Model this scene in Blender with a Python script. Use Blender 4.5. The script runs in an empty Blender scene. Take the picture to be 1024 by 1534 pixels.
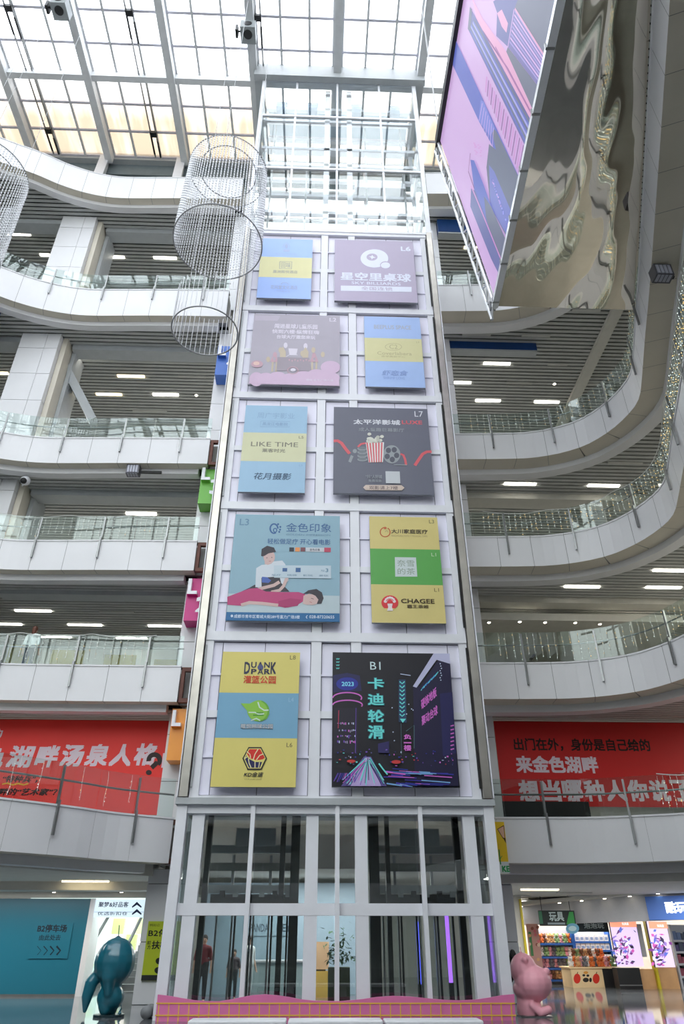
import bpy, bmesh, math, random
from mathutils import Vector, Matrix
from mathutils.geometry import tessellate_polygon
random.seed(7)
SC = bpy.context.scene
COL = SC.collection
# ------------------------------------------------------------------ camera, sky, exposure
F, TILT, YAW, EYE = 1030.0, math.radians(31.9), math.radians(2.0), 1.55
cam_data = bpy.data.cameras.new('camera')
cam_data.sensor_fit = 'VERTICAL'; cam_data.sensor_height = 36.0; cam_data.sensor_width = 24.0
cam_data.lens = F / 1534.0 * 36.0
cam_data.clip_end = 500
cam = bpy.data.objects.new('camera', cam_data); COL.objects.link(cam)
cam.location = (0, 0, EYE)
cam.rotation_euler = (math.pi / 2 + TILT, 0, -YAW)
SC.camera = cam
SC.view_settings.view_transform = 'Standard'
SC.view_settings.look = 'None'
SC.view_settings.gamma = 1.0
SC.view_settings.exposure = 0.85
SC.view_settings.use_curve_mapping = False
SC.cycles.transparent_max_bounces = 24
SC.cycles.max_bounces = 10
SC.cycles.diffuse_bounces = 6
SC.cycles.caustics_reflective = False
SC.cycles.caustics_refractive = False
SC.cycles.sample_clamp_indirect = 6.0
world = bpy.data.worlds.new('overcast_sky'); SC.world = world
world.use_nodes = True
wn = world.node_tree.nodes; wl = world.node_tree.links
wbg = wn['Background']; wbg.inputs['Strength'].default_value = 2.6
wtc = wn.new('ShaderNodeTexCoord'); wsep = wn.new('ShaderNodeSeparateXYZ'); wr = wn.new('ShaderNodeValToRGB')
wl.new(wtc.outputs['Generated'], wsep.inputs[0]); wl.new(wsep.outputs['Z'], wr.inputs['Fac'])
wr.color_ramp.elements[0].position = 0.0; wr.color_ramp.elements[0].color = (0.50, 0.50, 0.49, 1)
wr.color_ramp.elements[1].position = 0.6; wr.color_ramp.elements[1].color = (1.0, 0.995, 0.985, 1)
wl.new(wr.outputs['Color'], wbg.inputs['Color'])

# ------------------------------------------------------------------ pixel rays of the photograph (1024 x 1534)
def ray(px, py):
    u = (px - 512) / F; v = (767 - py) / F
    f = math.cos(TILT) - v * math.sin(TILT); z = math.sin(TILT) + v * math.cos(TILT)
    return Vector((u * math.cos(YAW) + f * math.sin(YAW), -u * math.sin(YAW) + f * math.cos(YAW), z))
EYEP = Vector((0, 0, EYE))
def at(px, py, Y):
    d = ray(px, py); return EYEP + d * (Y / d.y)
def atz(px, py, Z):
    d = ray(px, py); return EYEP + d * ((Z - EYE) / d.z)

# ------------------------------------------------------------------ materials
def lin(c):
    return tuple(((x / 255) / 12.92 if x / 255 <= 0.04045 else ((x / 255 + 0.055) / 1.055) ** 2.4) for x in c) + (1.0,)
MATS = {}
def mat(name, rgb, rough=0.5, metal=0.0, var=0.05, scale=3.0, bump=0.0, spec=0.5, coat=0.0, srgb=True):
    if name in MATS: return MATS[name]
    m = bpy.data.materials.new(name); m.use_nodes = True
    n = m.node_tree.nodes; l = m.node_tree.links; p = n['Principled BSDF']
    c = lin(rgb) if srgb else tuple(rgb) + (1,)
    tc = n.new('ShaderNodeTexCoord'); nz = n.new('ShaderNodeTexNoise'); nz.inputs['Scale'].default_value = scale; nz.inputs['Detail'].default_value = 4
    l.new(tc.outputs['Object'], nz.inputs['Vector'])
    rp = n.new('ShaderNodeValToRGB'); l.new(nz.outputs['Fac'], rp.inputs['Fac'])
    rp.color_ramp.elements[0].position = 0.3; rp.color_ramp.elements[1].position = 0.7
    rp.color_ramp.elements[0].color = tuple(x * (1 - var) for x in c[:3]) + (1,)
    rp.color_ramp.elements[1].color = tuple(min(1, x * (1 + var)) for x in c[:3]) + (1,)
    l.new(rp.outputs['Color'], p.inputs['Base Color'])
    p.inputs['Roughness'].default_value = rough; p.inputs['Metallic'].default_value = metal
    p.inputs['Specular IOR Level'].default_value = spec
    p.inputs['Coat Weight'].default_value = coat
    if bump:
        b = n.new('ShaderNodeBump'); b.inputs['Strength'].default_value = bump; b.inputs['Distance'].default_value = 0.05
        l.new(nz.outputs['Fac'], b.inputs['Height']); l.new(b.outputs['Normal'], p.inputs['Normal'])
    MATS[name] = m; return m
def ink(r, g, b):
    return mat('print_%d_%d_%d' % (r, g, b), (r, g, b), 0.45, var=0.015, scale=2, spec=0.35)
def lit(name, rgb, strength, srgb=True):
    if name in MATS: return MATS[name]
    m = bpy.data.materials.new(name); m.use_nodes = True
    n = m.node_tree.nodes; l = m.node_tree.links; p = n['Principled BSDF']
    c = lin(rgb) if srgb else tuple(rgb) + (1,)
    p.inputs['Base Color'].default_value = tuple(x * 0.3 for x in c[:3]) + (1,)
    p.inputs['Emission Color'].default_value = c; p.inputs['Emission Strength'].default_value = strength
    p.inputs['Roughness'].default_value = 0.4
    MATS[name] = m; return m
def glass(name, tint, base=0.05, graz=0.55, rough=0.01):
    if name in MATS: return MATS[name]
    m = bpy.data.materials.new(name); m.use_nodes = True
    n = m.node_tree.nodes; l = m.node_tree.links; n.remove(n['Principled BSDF'])
    out = n['Material Output']; tr = n.new('ShaderNodeBsdfTransparent'); gl = n.new('ShaderNodeBsdfGlossy'); mx = n.new('ShaderNodeMixShader')
    tr.inputs['Color'].default_value = tuple(tint) + (1,); gl.inputs['Roughness'].default_value = rough
    gl.inputs['Color'].default_value = (0.95, 1, 0.98, 1)
    lw = n.new('ShaderNodeLayerWeight'); lw.inputs['Blend'].default_value = 0.5
    pw = n.new('ShaderNodeMath'); pw.operation = 'POWER'; pw.inputs[1].default_value = 4.0
    ml = n.new('ShaderNodeMath'); ml.operation = 'MULTIPLY_ADD'; ml.inputs[1].default_value = graz; ml.inputs[2].default_value = base
    l.new(lw.outputs['Facing'], pw.inputs[0]); l.new(pw.outputs[0], ml.inputs[0]); l.new(ml.outputs[0], mx.inputs['Fac'])
    l.new(tr.outputs[0], mx.inputs[1]); l.new(gl.outputs[0], mx.inputs[2]); l.new(mx.outputs[0], out.inputs['Surface'])
    MATS[name] = m; return m
def roof_glazing():
    m = bpy.data.materials.new('weathered_roof_glazing'); m.use_nodes = True
    n = m.node_tree.nodes; l = m.node_tree.links; n.remove(n['Principled BSDF']); out = n['Material Output']
    tc = n.new('ShaderNodeTexCoord'); mp = n.new('ShaderNodeMapping'); mp.inputs['Scale'].default_value = (2.4, 0.25, 1)
    nz = n.new('ShaderNodeTexNoise'); nz.inputs['Scale'].default_value = 1.0; nz.inputs['Detail'].default_value = 6
    l.new(tc.outputs['Object'], mp.inputs[0]); l.new(mp.outputs[0], nz.inputs['Vector'])
    sp = n.new('ShaderNodeSeparateXYZ'); l.new(tc.outputs['Object'], sp.inputs[0])
    g = n.new('ShaderNodeMapRange'); g.inputs['From Min'].default_value = 18.6; g.inputs['From Max'].default_value = 22.5
    l.new(sp.outputs['Y'], g.inputs['Value'])
    ad = n.new('ShaderNodeMath'); ad.operation = 'MULTIPLY_ADD'; ad.inputs[1].default_value = 0.9; ad.inputs[2].default_value = -0.5
    l.new(nz.outputs['Fac'], ad.inputs[0])
    ad2 = n.new('ShaderNodeMath'); ad2.operation = 'ADD'; ad2.use_clamp = True
    l.new(ad.outputs[0], ad2.inputs[0]); l.new(g.outputs[0], ad2.inputs[1])
    rp = n.new('ShaderNodeValToRGB'); l.new(ad2.outputs[0], rp.inputs['Fac'])
    rp.color_ramp.elements[0].color = (0.93, 0.96, 1, 1); rp.color_ramp.elements[1].color = (0.50, 0.452, 0.39, 1)
    tr = n.new('ShaderNodeBsdfTransparent'); tl = n.new('ShaderNodeBsdfTranslucent'); mx = n.new('ShaderNodeMixShader'); mx.inputs['Fac'].default_value = 0.35
    l.new(rp.outputs['Color'], tr.inputs['Color']); l.new(rp.outputs['Color'], tl.inputs['Color'])
    l.new(tr.outputs[0], mx.inputs[1]); l.new(tl.outputs[0], mx.inputs[2]); l.new(mx.outputs[0], out.inputs['Surface'])
    return m
M_ROOF = roof_glazing()
M_FASCIA = mat('white_aluminium_cladding', (226, 226, 228), 0.38, var=0.03, scale=0.6, spec=0.5)
M_SOFFIT = mat('warm_white_soffit', (212, 205, 190), 0.5, var=0.04, scale=0.8)
M_DARK = mat('dark_joint', (40, 40, 40), 0.8); M_JOINT = mat('grey_joint', (128, 128, 126), 0.7)
M_SLAT = mat('grey_metal_slat', (182, 184, 182), 0.45, var=0.05)
M_VOID = mat('black_ceiling_void', (16, 17, 18), 0.9)
M_PLASTER = mat('painted_plaster', (206, 204, 196), 0.7, var=0.04)
M_CONC = mat('grey_slab', (150, 150, 146), 0.8)
M_STEEL = mat('brushed_steel', (150, 152, 152), 0.35, metal=0.8)
M_GALV = mat('painted_grey_steel', (176, 180, 182), 0.45, var=0.04)
M_WHITE = mat('white_painted_steel', (230, 231, 236), 0.4, var=0.02)
M_PANEL = mat('lavender_white_panel', (234, 232, 246), 0.45, var=0.03, scale=0.5)
M_CHROME = mat('polished_steel_trim', (176, 172, 164), 0.34, metal=0.85, var=0.15, scale=1.5, bump=0.1)
M_BLACK = mat('black_metal', (24, 25, 27), 0.5)
M_RUST = mat('rust_red_steel', (110, 72, 62), 0.7, var=0.2)
G_RAIL = glass('green_rail_glass', (0.90, 0.95, 0.935), 0.06, 0.6)
G_CLEAR = glass('clear_glass', (0.90, 0.94, 0.94), 0.05, 0.5)
G_DARK = glass('grey_shaft_glass', (0.82, 0.85, 0.85), 0.08, 0.6)
G_CROWN = glass('crown_glass', (0.97, 0.985, 0.985), 0.06, 0.5)
G_FACADE = glass('facade_glass', (0.93, 0.96, 0.97), 0.04, 0.4)

# ------------------------------------------------------------------ mesh helpers
ORG = {}
def root(name, loc, label=None, cat=None, group=None):
    o = bpy.data.objects.new(name, None); COL.objects.link(o); o.location = loc; o.empty_display_size = 0.1
    tag(o, label, cat, group); ORG[o] = Vector(loc); return o
def tag(o, label=None, cat=None, group=None, kind=None):
    if label: o['label'] = label
    if cat: o['category'] = cat
    if group: o['group'] = group
    if kind: o['kind'] = kind
    return o
class MB:
    def __init__(s): s.v = []; s.f = []; s.m = []; s.mats = []
    def mi(s, m):
        if m not in s.mats: s.mats.append(m)
        return s.mats.index(m)
    def poly(s, vs, faces, m):
        b = len(s.v); k = s.mi(m); s.v += [tuple(v) for v in vs]
        for f in faces: s.f.append(tuple(i + b for i in f)); s.m.append(k)
        return s
    def box(s, x0, x1, y0, y1, z0, z1, m):
        return s.poly([(x0, y0, z0), (x1, y0, z0), (x1, y1, z0), (x0, y1, z0), (x0, y0, z1), (x1, y0, z1), (x1, y1, z1), (x0, y1, z1)],
                      [(0, 3, 2, 1), (4, 5, 6, 7), (0, 1, 5, 4), (1, 2, 6, 5), (2, 3, 7, 6), (3, 0, 4, 7)], m)
    def obox(s, c, ax, ay, az, m):
        c, ax, ay, az = Vector(c), Vector(ax), Vector(ay), Vector(az)
        vs = [c + ax * i + ay * j + az * k for k in (-1, 1) for (i, j) in ((-1, -1), (1, -1), (1, 1), (-1, 1))]
        return s.poly(vs, [(0, 3, 2, 1), (4, 5, 6, 7), (0, 1, 5, 4), (1, 2, 6, 5), (2, 3, 7, 6), (3, 0, 4, 7)], m)
    def bar(s, p0, p1, w, h, m, up=(0, 0, 1)):
        p0, p1 = Vector(p0), Vector(p1); d = (p1 - p0); L = d.length; d.normalize()
        a = d.cross(Vector(up))
        if a.length < 1e-4: a = d.cross(Vector((0, 1, 0)))
        a.normalize(); b = a.cross(d)
        return s.obox((p0 + p1) / 2, d * L / 2, a * w / 2, b * h / 2, m)
    def tube(s, pts, r, m, n=6, closed=False):
        pts = [Vector(p) for p in pts]; N = len(pts); rings = []
        for i, p in enumerate(pts):
            if closed: t = pts[(i + 1) % N] - pts[i - 1]
            else: t = pts[min(i + 1, N - 1)] - pts[max(i - 1, 0)]
            t.normalize(); a = t.cross(Vector((0, 0, 1)))
            if a.length < 1e-3: a = Vector((1, 0, 0))
            a.normalize(); b = a.cross(t)
            rr = r[i] if isinstance(r, (list, tuple)) else r
            rings.append([p + (a * math.cos(2 * math.pi * k / n) + b * math.sin(2 * math.pi * k / n)) * rr for k in range(n)])
        vs = [v for rg in rings for v in rg]; fs = []
        for i in range(N if closed else N - 1):
            j = (i + 1) % N
            for k in range(n): fs.append((i * n + k, i * n + (k + 1) % n, j * n + (k + 1) % n, j * n + k))
        if not closed: fs += [tuple(range(n))[::-1], tuple((N - 1) * n + k for k in range(n))]
        return s.poly(vs, fs, m)
    def sphere(s, c, r, m, seg=12, rings=8):
        r = (r, r, r) if not isinstance(r, (tuple, list)) else r; c = Vector(c)
        vs = [c + Vector((0, 0, r[2]))]; fs = []
        for i in range(1, rings):
            th = math.pi * i / rings
            for k in range(seg):
                ph = 2 * math.pi * k / seg
                vs.append(c + Vector((r[0] * math.sin(th) * math.cos(ph), r[1] * math.sin(th) * math.sin(ph), r[2] * math.cos(th))))
        vs.append(c - Vector((0, 0, r[2]))); last = len(vs) - 1
        for k in range(seg):
            fs.append((0, 1 + k, 1 + (k + 1) % seg)); fs.append((last, last - seg + (k + 1) % seg, last - seg + k))
        for i in range(rings - 2):
            for k in range(seg):
                a = 1 + i * seg; b = a + seg
                fs.append((a + k, b + k, b + (k + 1) % seg, a + (k + 1) % seg))
        return s.poly(vs, fs, m)
    def prism(s, pts, z0, z1, m, mside=None):
        n = len(pts); tri = tessellate_polygon([[Vector((p[0], p[1], 0)) for p in pts]])
        s.poly([(p[0], p[1], z0) for p in pts], [tuple(t) for t in tri], m)
        s.poly([(p[0], p[1], z1) for p in pts], [tuple(t) for t in tri], m)
        s.poly([(p[0], p[1], z0) for p in pts] + [(p[0], p[1], z1) for p in pts], [(i, (i + 1) % n, n + (i + 1) % n, n + i) for i in range(n)], mside or m)
        return s
    def build(s, name, parent=None, smooth=False, kind=None):
        top = parent
        while top is not None and top.parent is not None: top = top.parent
        o = ORG.get(top, Vector((0, 0, 0))) if top is not None else Vector((0, 0, 0))
        me = bpy.data.meshes.new(name)
        me.from_pydata([(v[0] - o.x, v[1] - o.y, v[2] - o.z) for v in s.v], [], s.f)
        for m in s.mats: me.materials.append(m)
        me.polygons.foreach_set('material_index', s.m)
        if smooth: me.polygons.foreach_set('use_smooth', [True] * len(s.f))
        me.update()
        ob = bpy.data.objects.new(name, me); COL.objects.link(ob)
        if parent is not None: ob.parent = parent
        if kind: ob['kind'] = kind
        return ob
def struct(mb, name): return mb.build(name, kind='structure')
def dup(o, loc, label=None, group=None, rotz=None):
    r = o.copy(); COL.objects.link(r); r.location = loc
    if rotz is not None: r.rotation_euler = (0, 0, rotz)
    if label: r['label'] = label
    if group: r['group'] = group
    for ch in list(o.children):
        c = ch.copy(); COL.objects.link(c); c.parent = r
        for g in list(ch.children):
            d = g.copy(); COL.objects.link(d); d.parent = c
    return r
def blob(name, prims, m, parent=None, voxel=0.03, smooth=6):
    """one continuous surface grown round balls and tapered limbs"""
    b = MB()
    for p in prims:
        if p[0] == 's': b.sphere(p[1], p[2], m, 16, 10)
        else:
            _, a, c, r0, r1 = p; a, c = Vector(a), Vector(c); n = 7
            for i in range(n + 1):
                t = i / n; b.sphere(a.lerp(c, t), r0 + (r1 - r0) * t, m, 12, 8)
    o = b.build(name, parent)
    md = o.modifiers.new('remesh', 'REMESH'); md.mode = 'VOXEL'; md.voxel_size = voxel; md.use_smooth_shade = True
    sm = o.modifiers.new('smooth', 'SMOOTH'); sm.factor = 0.5; sm.iterations = smooth
    return o
# text -> triangles, unit box
TXT = {}
def text_mesh(s, bold=0.0, shear=0.0):
    k = (s, bold, shear)
    if k not in TXT:
        c = bpy.data.curves.new('glyphs', 'FONT'); c.body = s; c.resolution_u = 2; c.shear = shear
        o = bpy.data.objects.new('glyphs', c); COL.objects.link(o)
        ev = o.evaluated_get(bpy.context.evaluated_depsgraph_get()); me = ev.to_mesh()
        vs = [(v.co.x, v.co.y, 0) for v in me.vertices]; fs = [tuple(p.vertices) for p in me.polygons]
        if bold:
            n0 = len(vs); base, bf = list(vs), list(fs)
            for q_, (dx, dy) in enumerate(((-1, -1), (1, -1), (-1, 1), (1, 1))):
                k0 = len(vs); vs += [(x + dx * bold, y + dy * bold, q_ + 1) for x, y, _ in base]; fs += [tuple(i + k0 for i in f) for f in bf]
        ev.to_mesh_clear(); bpy.data.objects.remove(o); bpy.data.curves.remove(c)
        xs = [v[0] for v in vs]; ys = [v[1] for v in vs]
        x0, x1, y0, y1 = min(xs), max(xs), min(ys), max(ys)
        TXT[k] = ([((x - x0) / (x1 - x0), (y - y0) / max(1e-6, y1 - y0), q_) for x, y, q_ in vs], fs)
    return TXT[k]

class Board:
    """a flat printed thing standing in a plane; its print is laid out on that plane"""
    def __init__(s, name, label, cat, P0, n, corners, thick, face, edge=None, group=None, base=None, outline=None, face_name='panel', view=(0, 0, 1)):
        s.view = view; s.xm = sum(c[0] for c in corners) / len(corners)
        s.P0 = Vector(P0); s.n = Vector(n).normalized(); s.k = 0; s.lay = {}
        q = [s.hit(*c) for c in corners]
        s.ex = Vector((0, 0, 1)).cross(-s.n) if abs(s.n.z) < 0.9 else Vector((1, 0, 0))
        s.ex.normalize(); s.ez = (-s.n).cross(s.ex) * -1
        if s.ez.z < 0: s.ez = -s.ez
        c = sum(q, Vector()) / len(q); low = min(p.z for p in q)
        s.root = root(name, base or (c.x, c.y, low), label, cat, group)
        if len(q) == 4 and outline is None:
            u = [(p - s.P0).dot(s.ex) for p in q]; w = [(p - s.P0).dot(s.ez) for p in q]
            u0, u1 = (u[0] + u[3]) / 2, (u[1] + u[2]) / 2; w0, w1 = (w[2] + w[3]) / 2, (w[0] + w[1]) / 2
            q = [s.P0 + s.ex * a + s.ez * b for a, b in ((u0, w1), (u1, w1), (u1, w0), (u0, w0))]
        s.q = q; N = len(q); b = MB(); bk = [p - s.n * thick for p in q]
        tri = tessellate_polygon([q])
        b.poly(q, [tuple(t) for t in tri], face); b.poly(bk, [tuple(t) for t in tri], edge or face)
        b.poly(q + bk, [(i, (i + 1) % N, N + (i + 1) % N, N + i) for i in range(N)], edge or face)
        s.panel = b.build(face_name, s.root)
    def hit(s, px, py):
        d = ray(s.view[0] + px / s.view[2], s.view[1] + py / s.view[2]); return EYEP + d * ((s.P0 - EYEP).dot(s.n) / d.dot(s.n))
    def _off(s):
        s.k += 1; return s.n * (0.001 + 0.0004 * s.k)
    tn = 0
    def _add(s, vs, fs, m, part, key=0):
        s.lay.setdefault((part, key), MB()).poly(vs, fs, m)
    def poly(s, pts, m, part='print'):
        o = s._off(); q = [s.hit(*p) + o for p in pts]
        tri = tessellate_polygon([q]); s._add(q, [tuple(t) for t in tri], m, part); return s
    def rect(s, x0, y0, x1, y1, m, part='print'):
        """an upright rectangle on the board; its corners lie along the board's own edges"""
        o = s._off(); a, b, l, r = s.hit((x0 + x1) / 2, y0), s.hit((x0 + x1) / 2, y1), s.hit(x0, (y0 + y1) / 2), s.hit(x1, (y0 + y1) / 2)
        U = lambda p: (p - s.P0).dot(s.ex); W = lambda p: (p - s.P0).dot(s.ez)
        q = [s.P0 + s.ex * u + s.ez * w + o for u, w in ((U(l), W(a)), (U(r), W(a)), (U(r), W(b)), (U(l), W(b)))]
        s._add(q, [(0, 1, 2, 3)], m, part); return s
    def band(s, y0, y1, m, part='print'):
        """a stripe across the whole board"""
        o = s._off(); U = [(p - s.P0).dot(s.ex) for p in s.q]
        W = lambda y: (s.hit(s.xm, y) - s.P0).dot(s.ez)
        u0, u1 = min(U), max(U)
        q = [s.P0 + s.ex * u + s.ez * w + o for u, w in ((u0, W(y0)), (u1, W(y0)), (u1, W(y1)), (u0, W(y1)))]
        s._add(q, [(0, 1, 2, 3)], m, part); return s
    def disc(s, cx, cy, rx, ry, m, part='print', n=24, a0=0, a1=360):
        pts = [(cx + rx * math.cos(math.radians(a0 + (a1 - a0) * i / n)), cy + ry * math.sin(math.radians(a0 + (a1 - a0) * i / n))) for i in range(n if a1 - a0 == 360 else n + 1)]
        return s.poly(pts, m, part)
    def line(s, pts, w, m, part='print'):
        o = s._off(); q = [s.hit(*p) + o for p in pts]
        pw = (s.hit(pts[0][0] + w / 2, pts[0][1]) - s.hit(pts[0][0] - w / 2, pts[0][1])).length / 2
        L, R = [], []
        for i, p in enumerate(q):
            t = q[min(i + 1, len(q) - 1)] - q[max(i - 1, 0)]; t.normalize(); a = s.n.cross(t) * pw
            L.append(p + a); R.append(p - a)
        n = len(q); s._add(L + R, [(i, i + 1, n + i + 1, n + i) for i in range(n - 1)], m, part); return s
    def arc(s, cx, cy, rx, ry, a0, a1, w, m, part='print', n=20):
        return s.line([(cx + rx * math.cos(math.radians(a0 + (a1 - a0) * i / n)), cy + ry * math.sin(math.radians(a0 + (a1 - a0) * i / n))) for i in range(n + 1)], w, m, part)
    def text(s, t, x0, y0, x1, y1, m, bold=0.0, shear=0.0, part='lettering', depth=0.0, rise=0.0):
        vs, fs = text_mesh(t, round(bold * 0.85, 4), shear); s._off(); o = s._off() + s.n * depth
        U = lambda p: (p - s.P0).dot(s.ex); W = lambda p: (p - s.P0).dot(s.ez); ym = (y0 + y1) / 2; xm = (x0 + x1) / 2; rw = W(s.hit(xm, ym - rise)) - W(s.hit(xm, ym))
        u0, u1, w0, w1 = U(s.hit(x0, ym)), U(s.hit(x1, ym)), W(s.hit(xm, y1)), W(s.hit(xm, y0))
        s.tn += 1; s._add([s.P0 + s.ex * (u0 + a * (u1 - u0)) + s.ez * (w0 + b * (w1 - w0) + (a - 0.5) * rw) + o + s.n * (0.00008 * q_) for a, b, q_ in vs], fs, m, part, s.tn); return s
    def hang(s, ztop, m):
        xs = sorted(s.q, key=lambda p: p.x); zt = max(p.z for p in s.q); b = MB()
        for x in (xs[0].x + 0.15, xs[-1].x - 0.15): b.tube([(x, s.q[0].y + 0.03, zt - 0.05), (x, s.q[0].y + 0.03, ztop)], 0.012, m, 6)
        b.build('cable', s.root); return s
    def done(s, parent_on_panel=False):
        for (part, kk_), b in s.lay.items(): b.build(part, s.root)
        return s

# ------------------------------------------------------------------ the plan of the atrium edge
class Curve:
    def __init__(s, pts, step=0.12):
        P = [Vector((x, y)) for x, y in pts]; d = []
        for i in range(len(P) - 1):
            p0, p1, p2, p3 = P[max(i - 1, 0)], P[i], P[i + 1], P[min(i + 2, len(P) - 1)]
            n = max(2, int((p2 - p1).length / step))
            for k in range(n):
                t = k / n
                if (p2 - p1).length > 3.5 and False: d.append(p1.lerp(p2, t)); continue
                d.append(0.5 * ((2 * p1) + (-p0 + p2) * t + (2 * p0 - 5 * p1 + 4 * p2 - p3) * t * t + (-p0 + 3 * p1 - 3 * p2 + p3) * t ** 3))
        d.append(P[-1]); s.p = d; s.s = [0.0]
        for a, b in zip(d, d[1:]): s.s.append(s.s[-1] + (b - a).length)
        s.L = s.s[-1]
    def at(s, q, off=0.0):
        q = min(max(q, 0), s.L - 1e-6); lo, hi = 0, len(s.s) - 1
        while hi - lo > 1:
            m = (lo + hi) // 2
            if s.s[m] <= q: lo = m
            else: hi = m
        t = (q - s.s[lo]) / max(1e-9, s.s[hi] - s.s[lo]); p = s.p[lo].lerp(s.p[hi], t)
        a, b = s.p[max(lo - 1, 0)], s.p[min(hi + 1, len(s.p) - 1)]; tg = (b - a).normalized(); nm = Vector((-tg.y, tg.x))
        return p + nm * off, tg, nm
    def off(s, d, step=0.3):
        n = max(2, int(s.L / step)); return [s.at(s.L * i / n, d)[0] for i in range(n + 1)]
CL = Curve([(-27.5, 14.5), (-24, 17.3), (-20, 19.7), (-17.4, 21.0), (-15.4, 21.8), (-14.3, 22.35), (-13.2, 22.75), (-12, 23.0), (-10.8, 23.05), (-8, 22.95), (-4.68, 22.88)])
CL3 = Curve([(-27.5, 19.5), (-20, 21.5), (-13.5, 22.6), (-10.7, 22.85), (-8, 22.9), (-4.68, 22.88)])
CL2 = Curve([(-27.5, 8.0), (-16, 13.6), (-11, 17.1), (-8.2, 19.37), (-6.7, 20.75), (-5.8, 21.75), (-4.3, 22.75)])
CR = Curve([(5.37, 22.22), (7, 22.15), (8.25, 22.05), (9.15, 21.8), (9.85, 21.45), (10.4, 21.0), (10.95, 20.1), (11.25, 19.1), (11.27, 18.4), (11.08, 17.7), (10.3, 15.5), (9.54, 13.3), (8.22, 9.63), (7.16, 6.72), (5.9, 3.2), (5.3, 0.5), (5.6, -3), (6.8, -7), (8.5, -11.7)])
CR2 = Curve([(5.37, 22.3), (7, 22.25), (8.3, 22.15), (9.6, 21.75), (10.8, 21.2), (11.7, 20.2), (12.0, 19.0), (11.8, 17.4), (11.0, 15.5), (9.7, 12), (8.22, 8.5), (6.5, 4), (5.6, 0.5), (5.9, -3), (7, -7), (8.7, -11.7)])
LEVELS = {  # level: z of the kerb top, fascia height
    2: (4.70, 1.24), 3: (9.50, 1.24), 4: (14.40, 1.26), 5: (19.30, 1.30), 6: (28.40, 1.82), 7: (37.60, 1.90)}
def curve_of(side, k):
    if side == 'L': return CL2 if k == 2 else CL3 if k == 3 else CL
    return CR2 if k == 2 else CR
BACK, XL, XR = 36.0, -27.5, 26.0
def region(side, c, d):
    e = [(p.x, p.y) for p in c.off(d)]
    if side == 'L': return e + [(e[-1][0], BACK), (XL, BACK)]
    return [(e[0][0], BACK)] + e + [(XR, e[-1][1]), (XR, BACK)]
def sweep(mb, c, s0, s1, prof, m, sub=0.35, closed=False):
    n = max(1, int((s1 - s0) / sub + 0.5)); k = len(prof); vs = []; fs = []
    for i in range(n + 1):
        for d, z in prof:
            p, _, _ = c.at(s0 + (s1 - s0) * i / n, d); vs.append((p.x, p.y, z))
    for i in range(n):
        for j in range(k if closed else k - 1):
            a, b = i * k + j, i * k + (j + 1) % k; fs.append((a, b, b + k, a + k))
    if closed: fs += [tuple(range(k)), tuple(n * k + j for j in range(k))]
    mb.poly(vs, fs, m)
def spans(poly, y):
    xs = []
    for i in range(len(poly)):
        (x0, y0), (x1, y1) = poly[i], poly[(i + 1) % len(poly)]
        if (y0 <= y < y1) or (y1 <= y < y0): xs.append(x0 + (y - y0) / (y1 - y0) * (x1 - x0))
    xs.sort(); return list(zip(xs[0::2], xs[1::2]))

# ------------------------------------------------------------------ SETTING: galleries, slabs, ceilings
trim_no = 0
for side in 'LR':
    for k, (z, h) in LEVELS.items():
        c = curve_of(side, k); trim_no += 1
        b = MB()
        ds, dl = (0.42, 0.78) if side == 'L' and k > 2 else (0.76, 1.22); gap = 0.007 if k > 2 else 0.003; pitch = 1.22 if k > 2 or side == 'L' else 4.4; n = int(c.L / pitch); zb = z - h
        for i in range(n):
            s1 = c.L - i * pitch if side == 'L' else (i + 1) * pitch
            s0 = s1 - pitch
            if s0 < 0: continue
            sweep(b, c, s0 + gap, s1 - gap, [(0.34, z - 0.06), (0.34, z), (-0.03, z), (-0.03, z - 0.05), (0.0, z - 0.06), (0.0, zb)], M_FASCIA, 0.4)
            sweep(b, c, s0 + gap, s1 - gap, [(0.0, zb), (ds + 0.02, zb + 0.02)], M_SOFFIT, 0.4)
        sweep(b, c, 0, c.L, [(0.32, z - 0.03), (0.03, z - 0.03), (0.03, zb + 0.03), (ds + 0.04, zb + 0.05)], M_JOINT, 0.4)
        sweep(b, c, 0, c.L - (0.42 if side == 'L' else 0), [(ds, zb + 0.06), (ds, zb - 0.22), (dl, zb - 0.22), (dl, zb + 0.06)], M_FASCIA, 0.35, True)
        struct(b, 'trim_%d' % trim_no)
        # floor slab
        b = MB(); b.prism(region(side, c, 0.1), zb + 0.12, z - 0.25, M_CONC); struct(b, 'floor')
        # ceiling under it
        zc = zb - 0.02; rg = region(side, c, dl - 0.02)
        b = MB()
        if k == 2:
            b.prism(rg, 3.02 if side == 'R' else 3.2, zc + 0.1, M_PLASTER)
        else:
            b.prism(rg, zc + 0.06, zc + 0.1, M_VOID)
            y = 9.0 if side == 'R' else 15.0
            while y < BACK:
                for x0, x1 in spans(rg, y): b.box(x0, x1, y - 0.078, y + 0.078, zc - 0.06, zc, M_SLAT)
                y += 0.245
        struct(b, 'ceiling')
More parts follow.
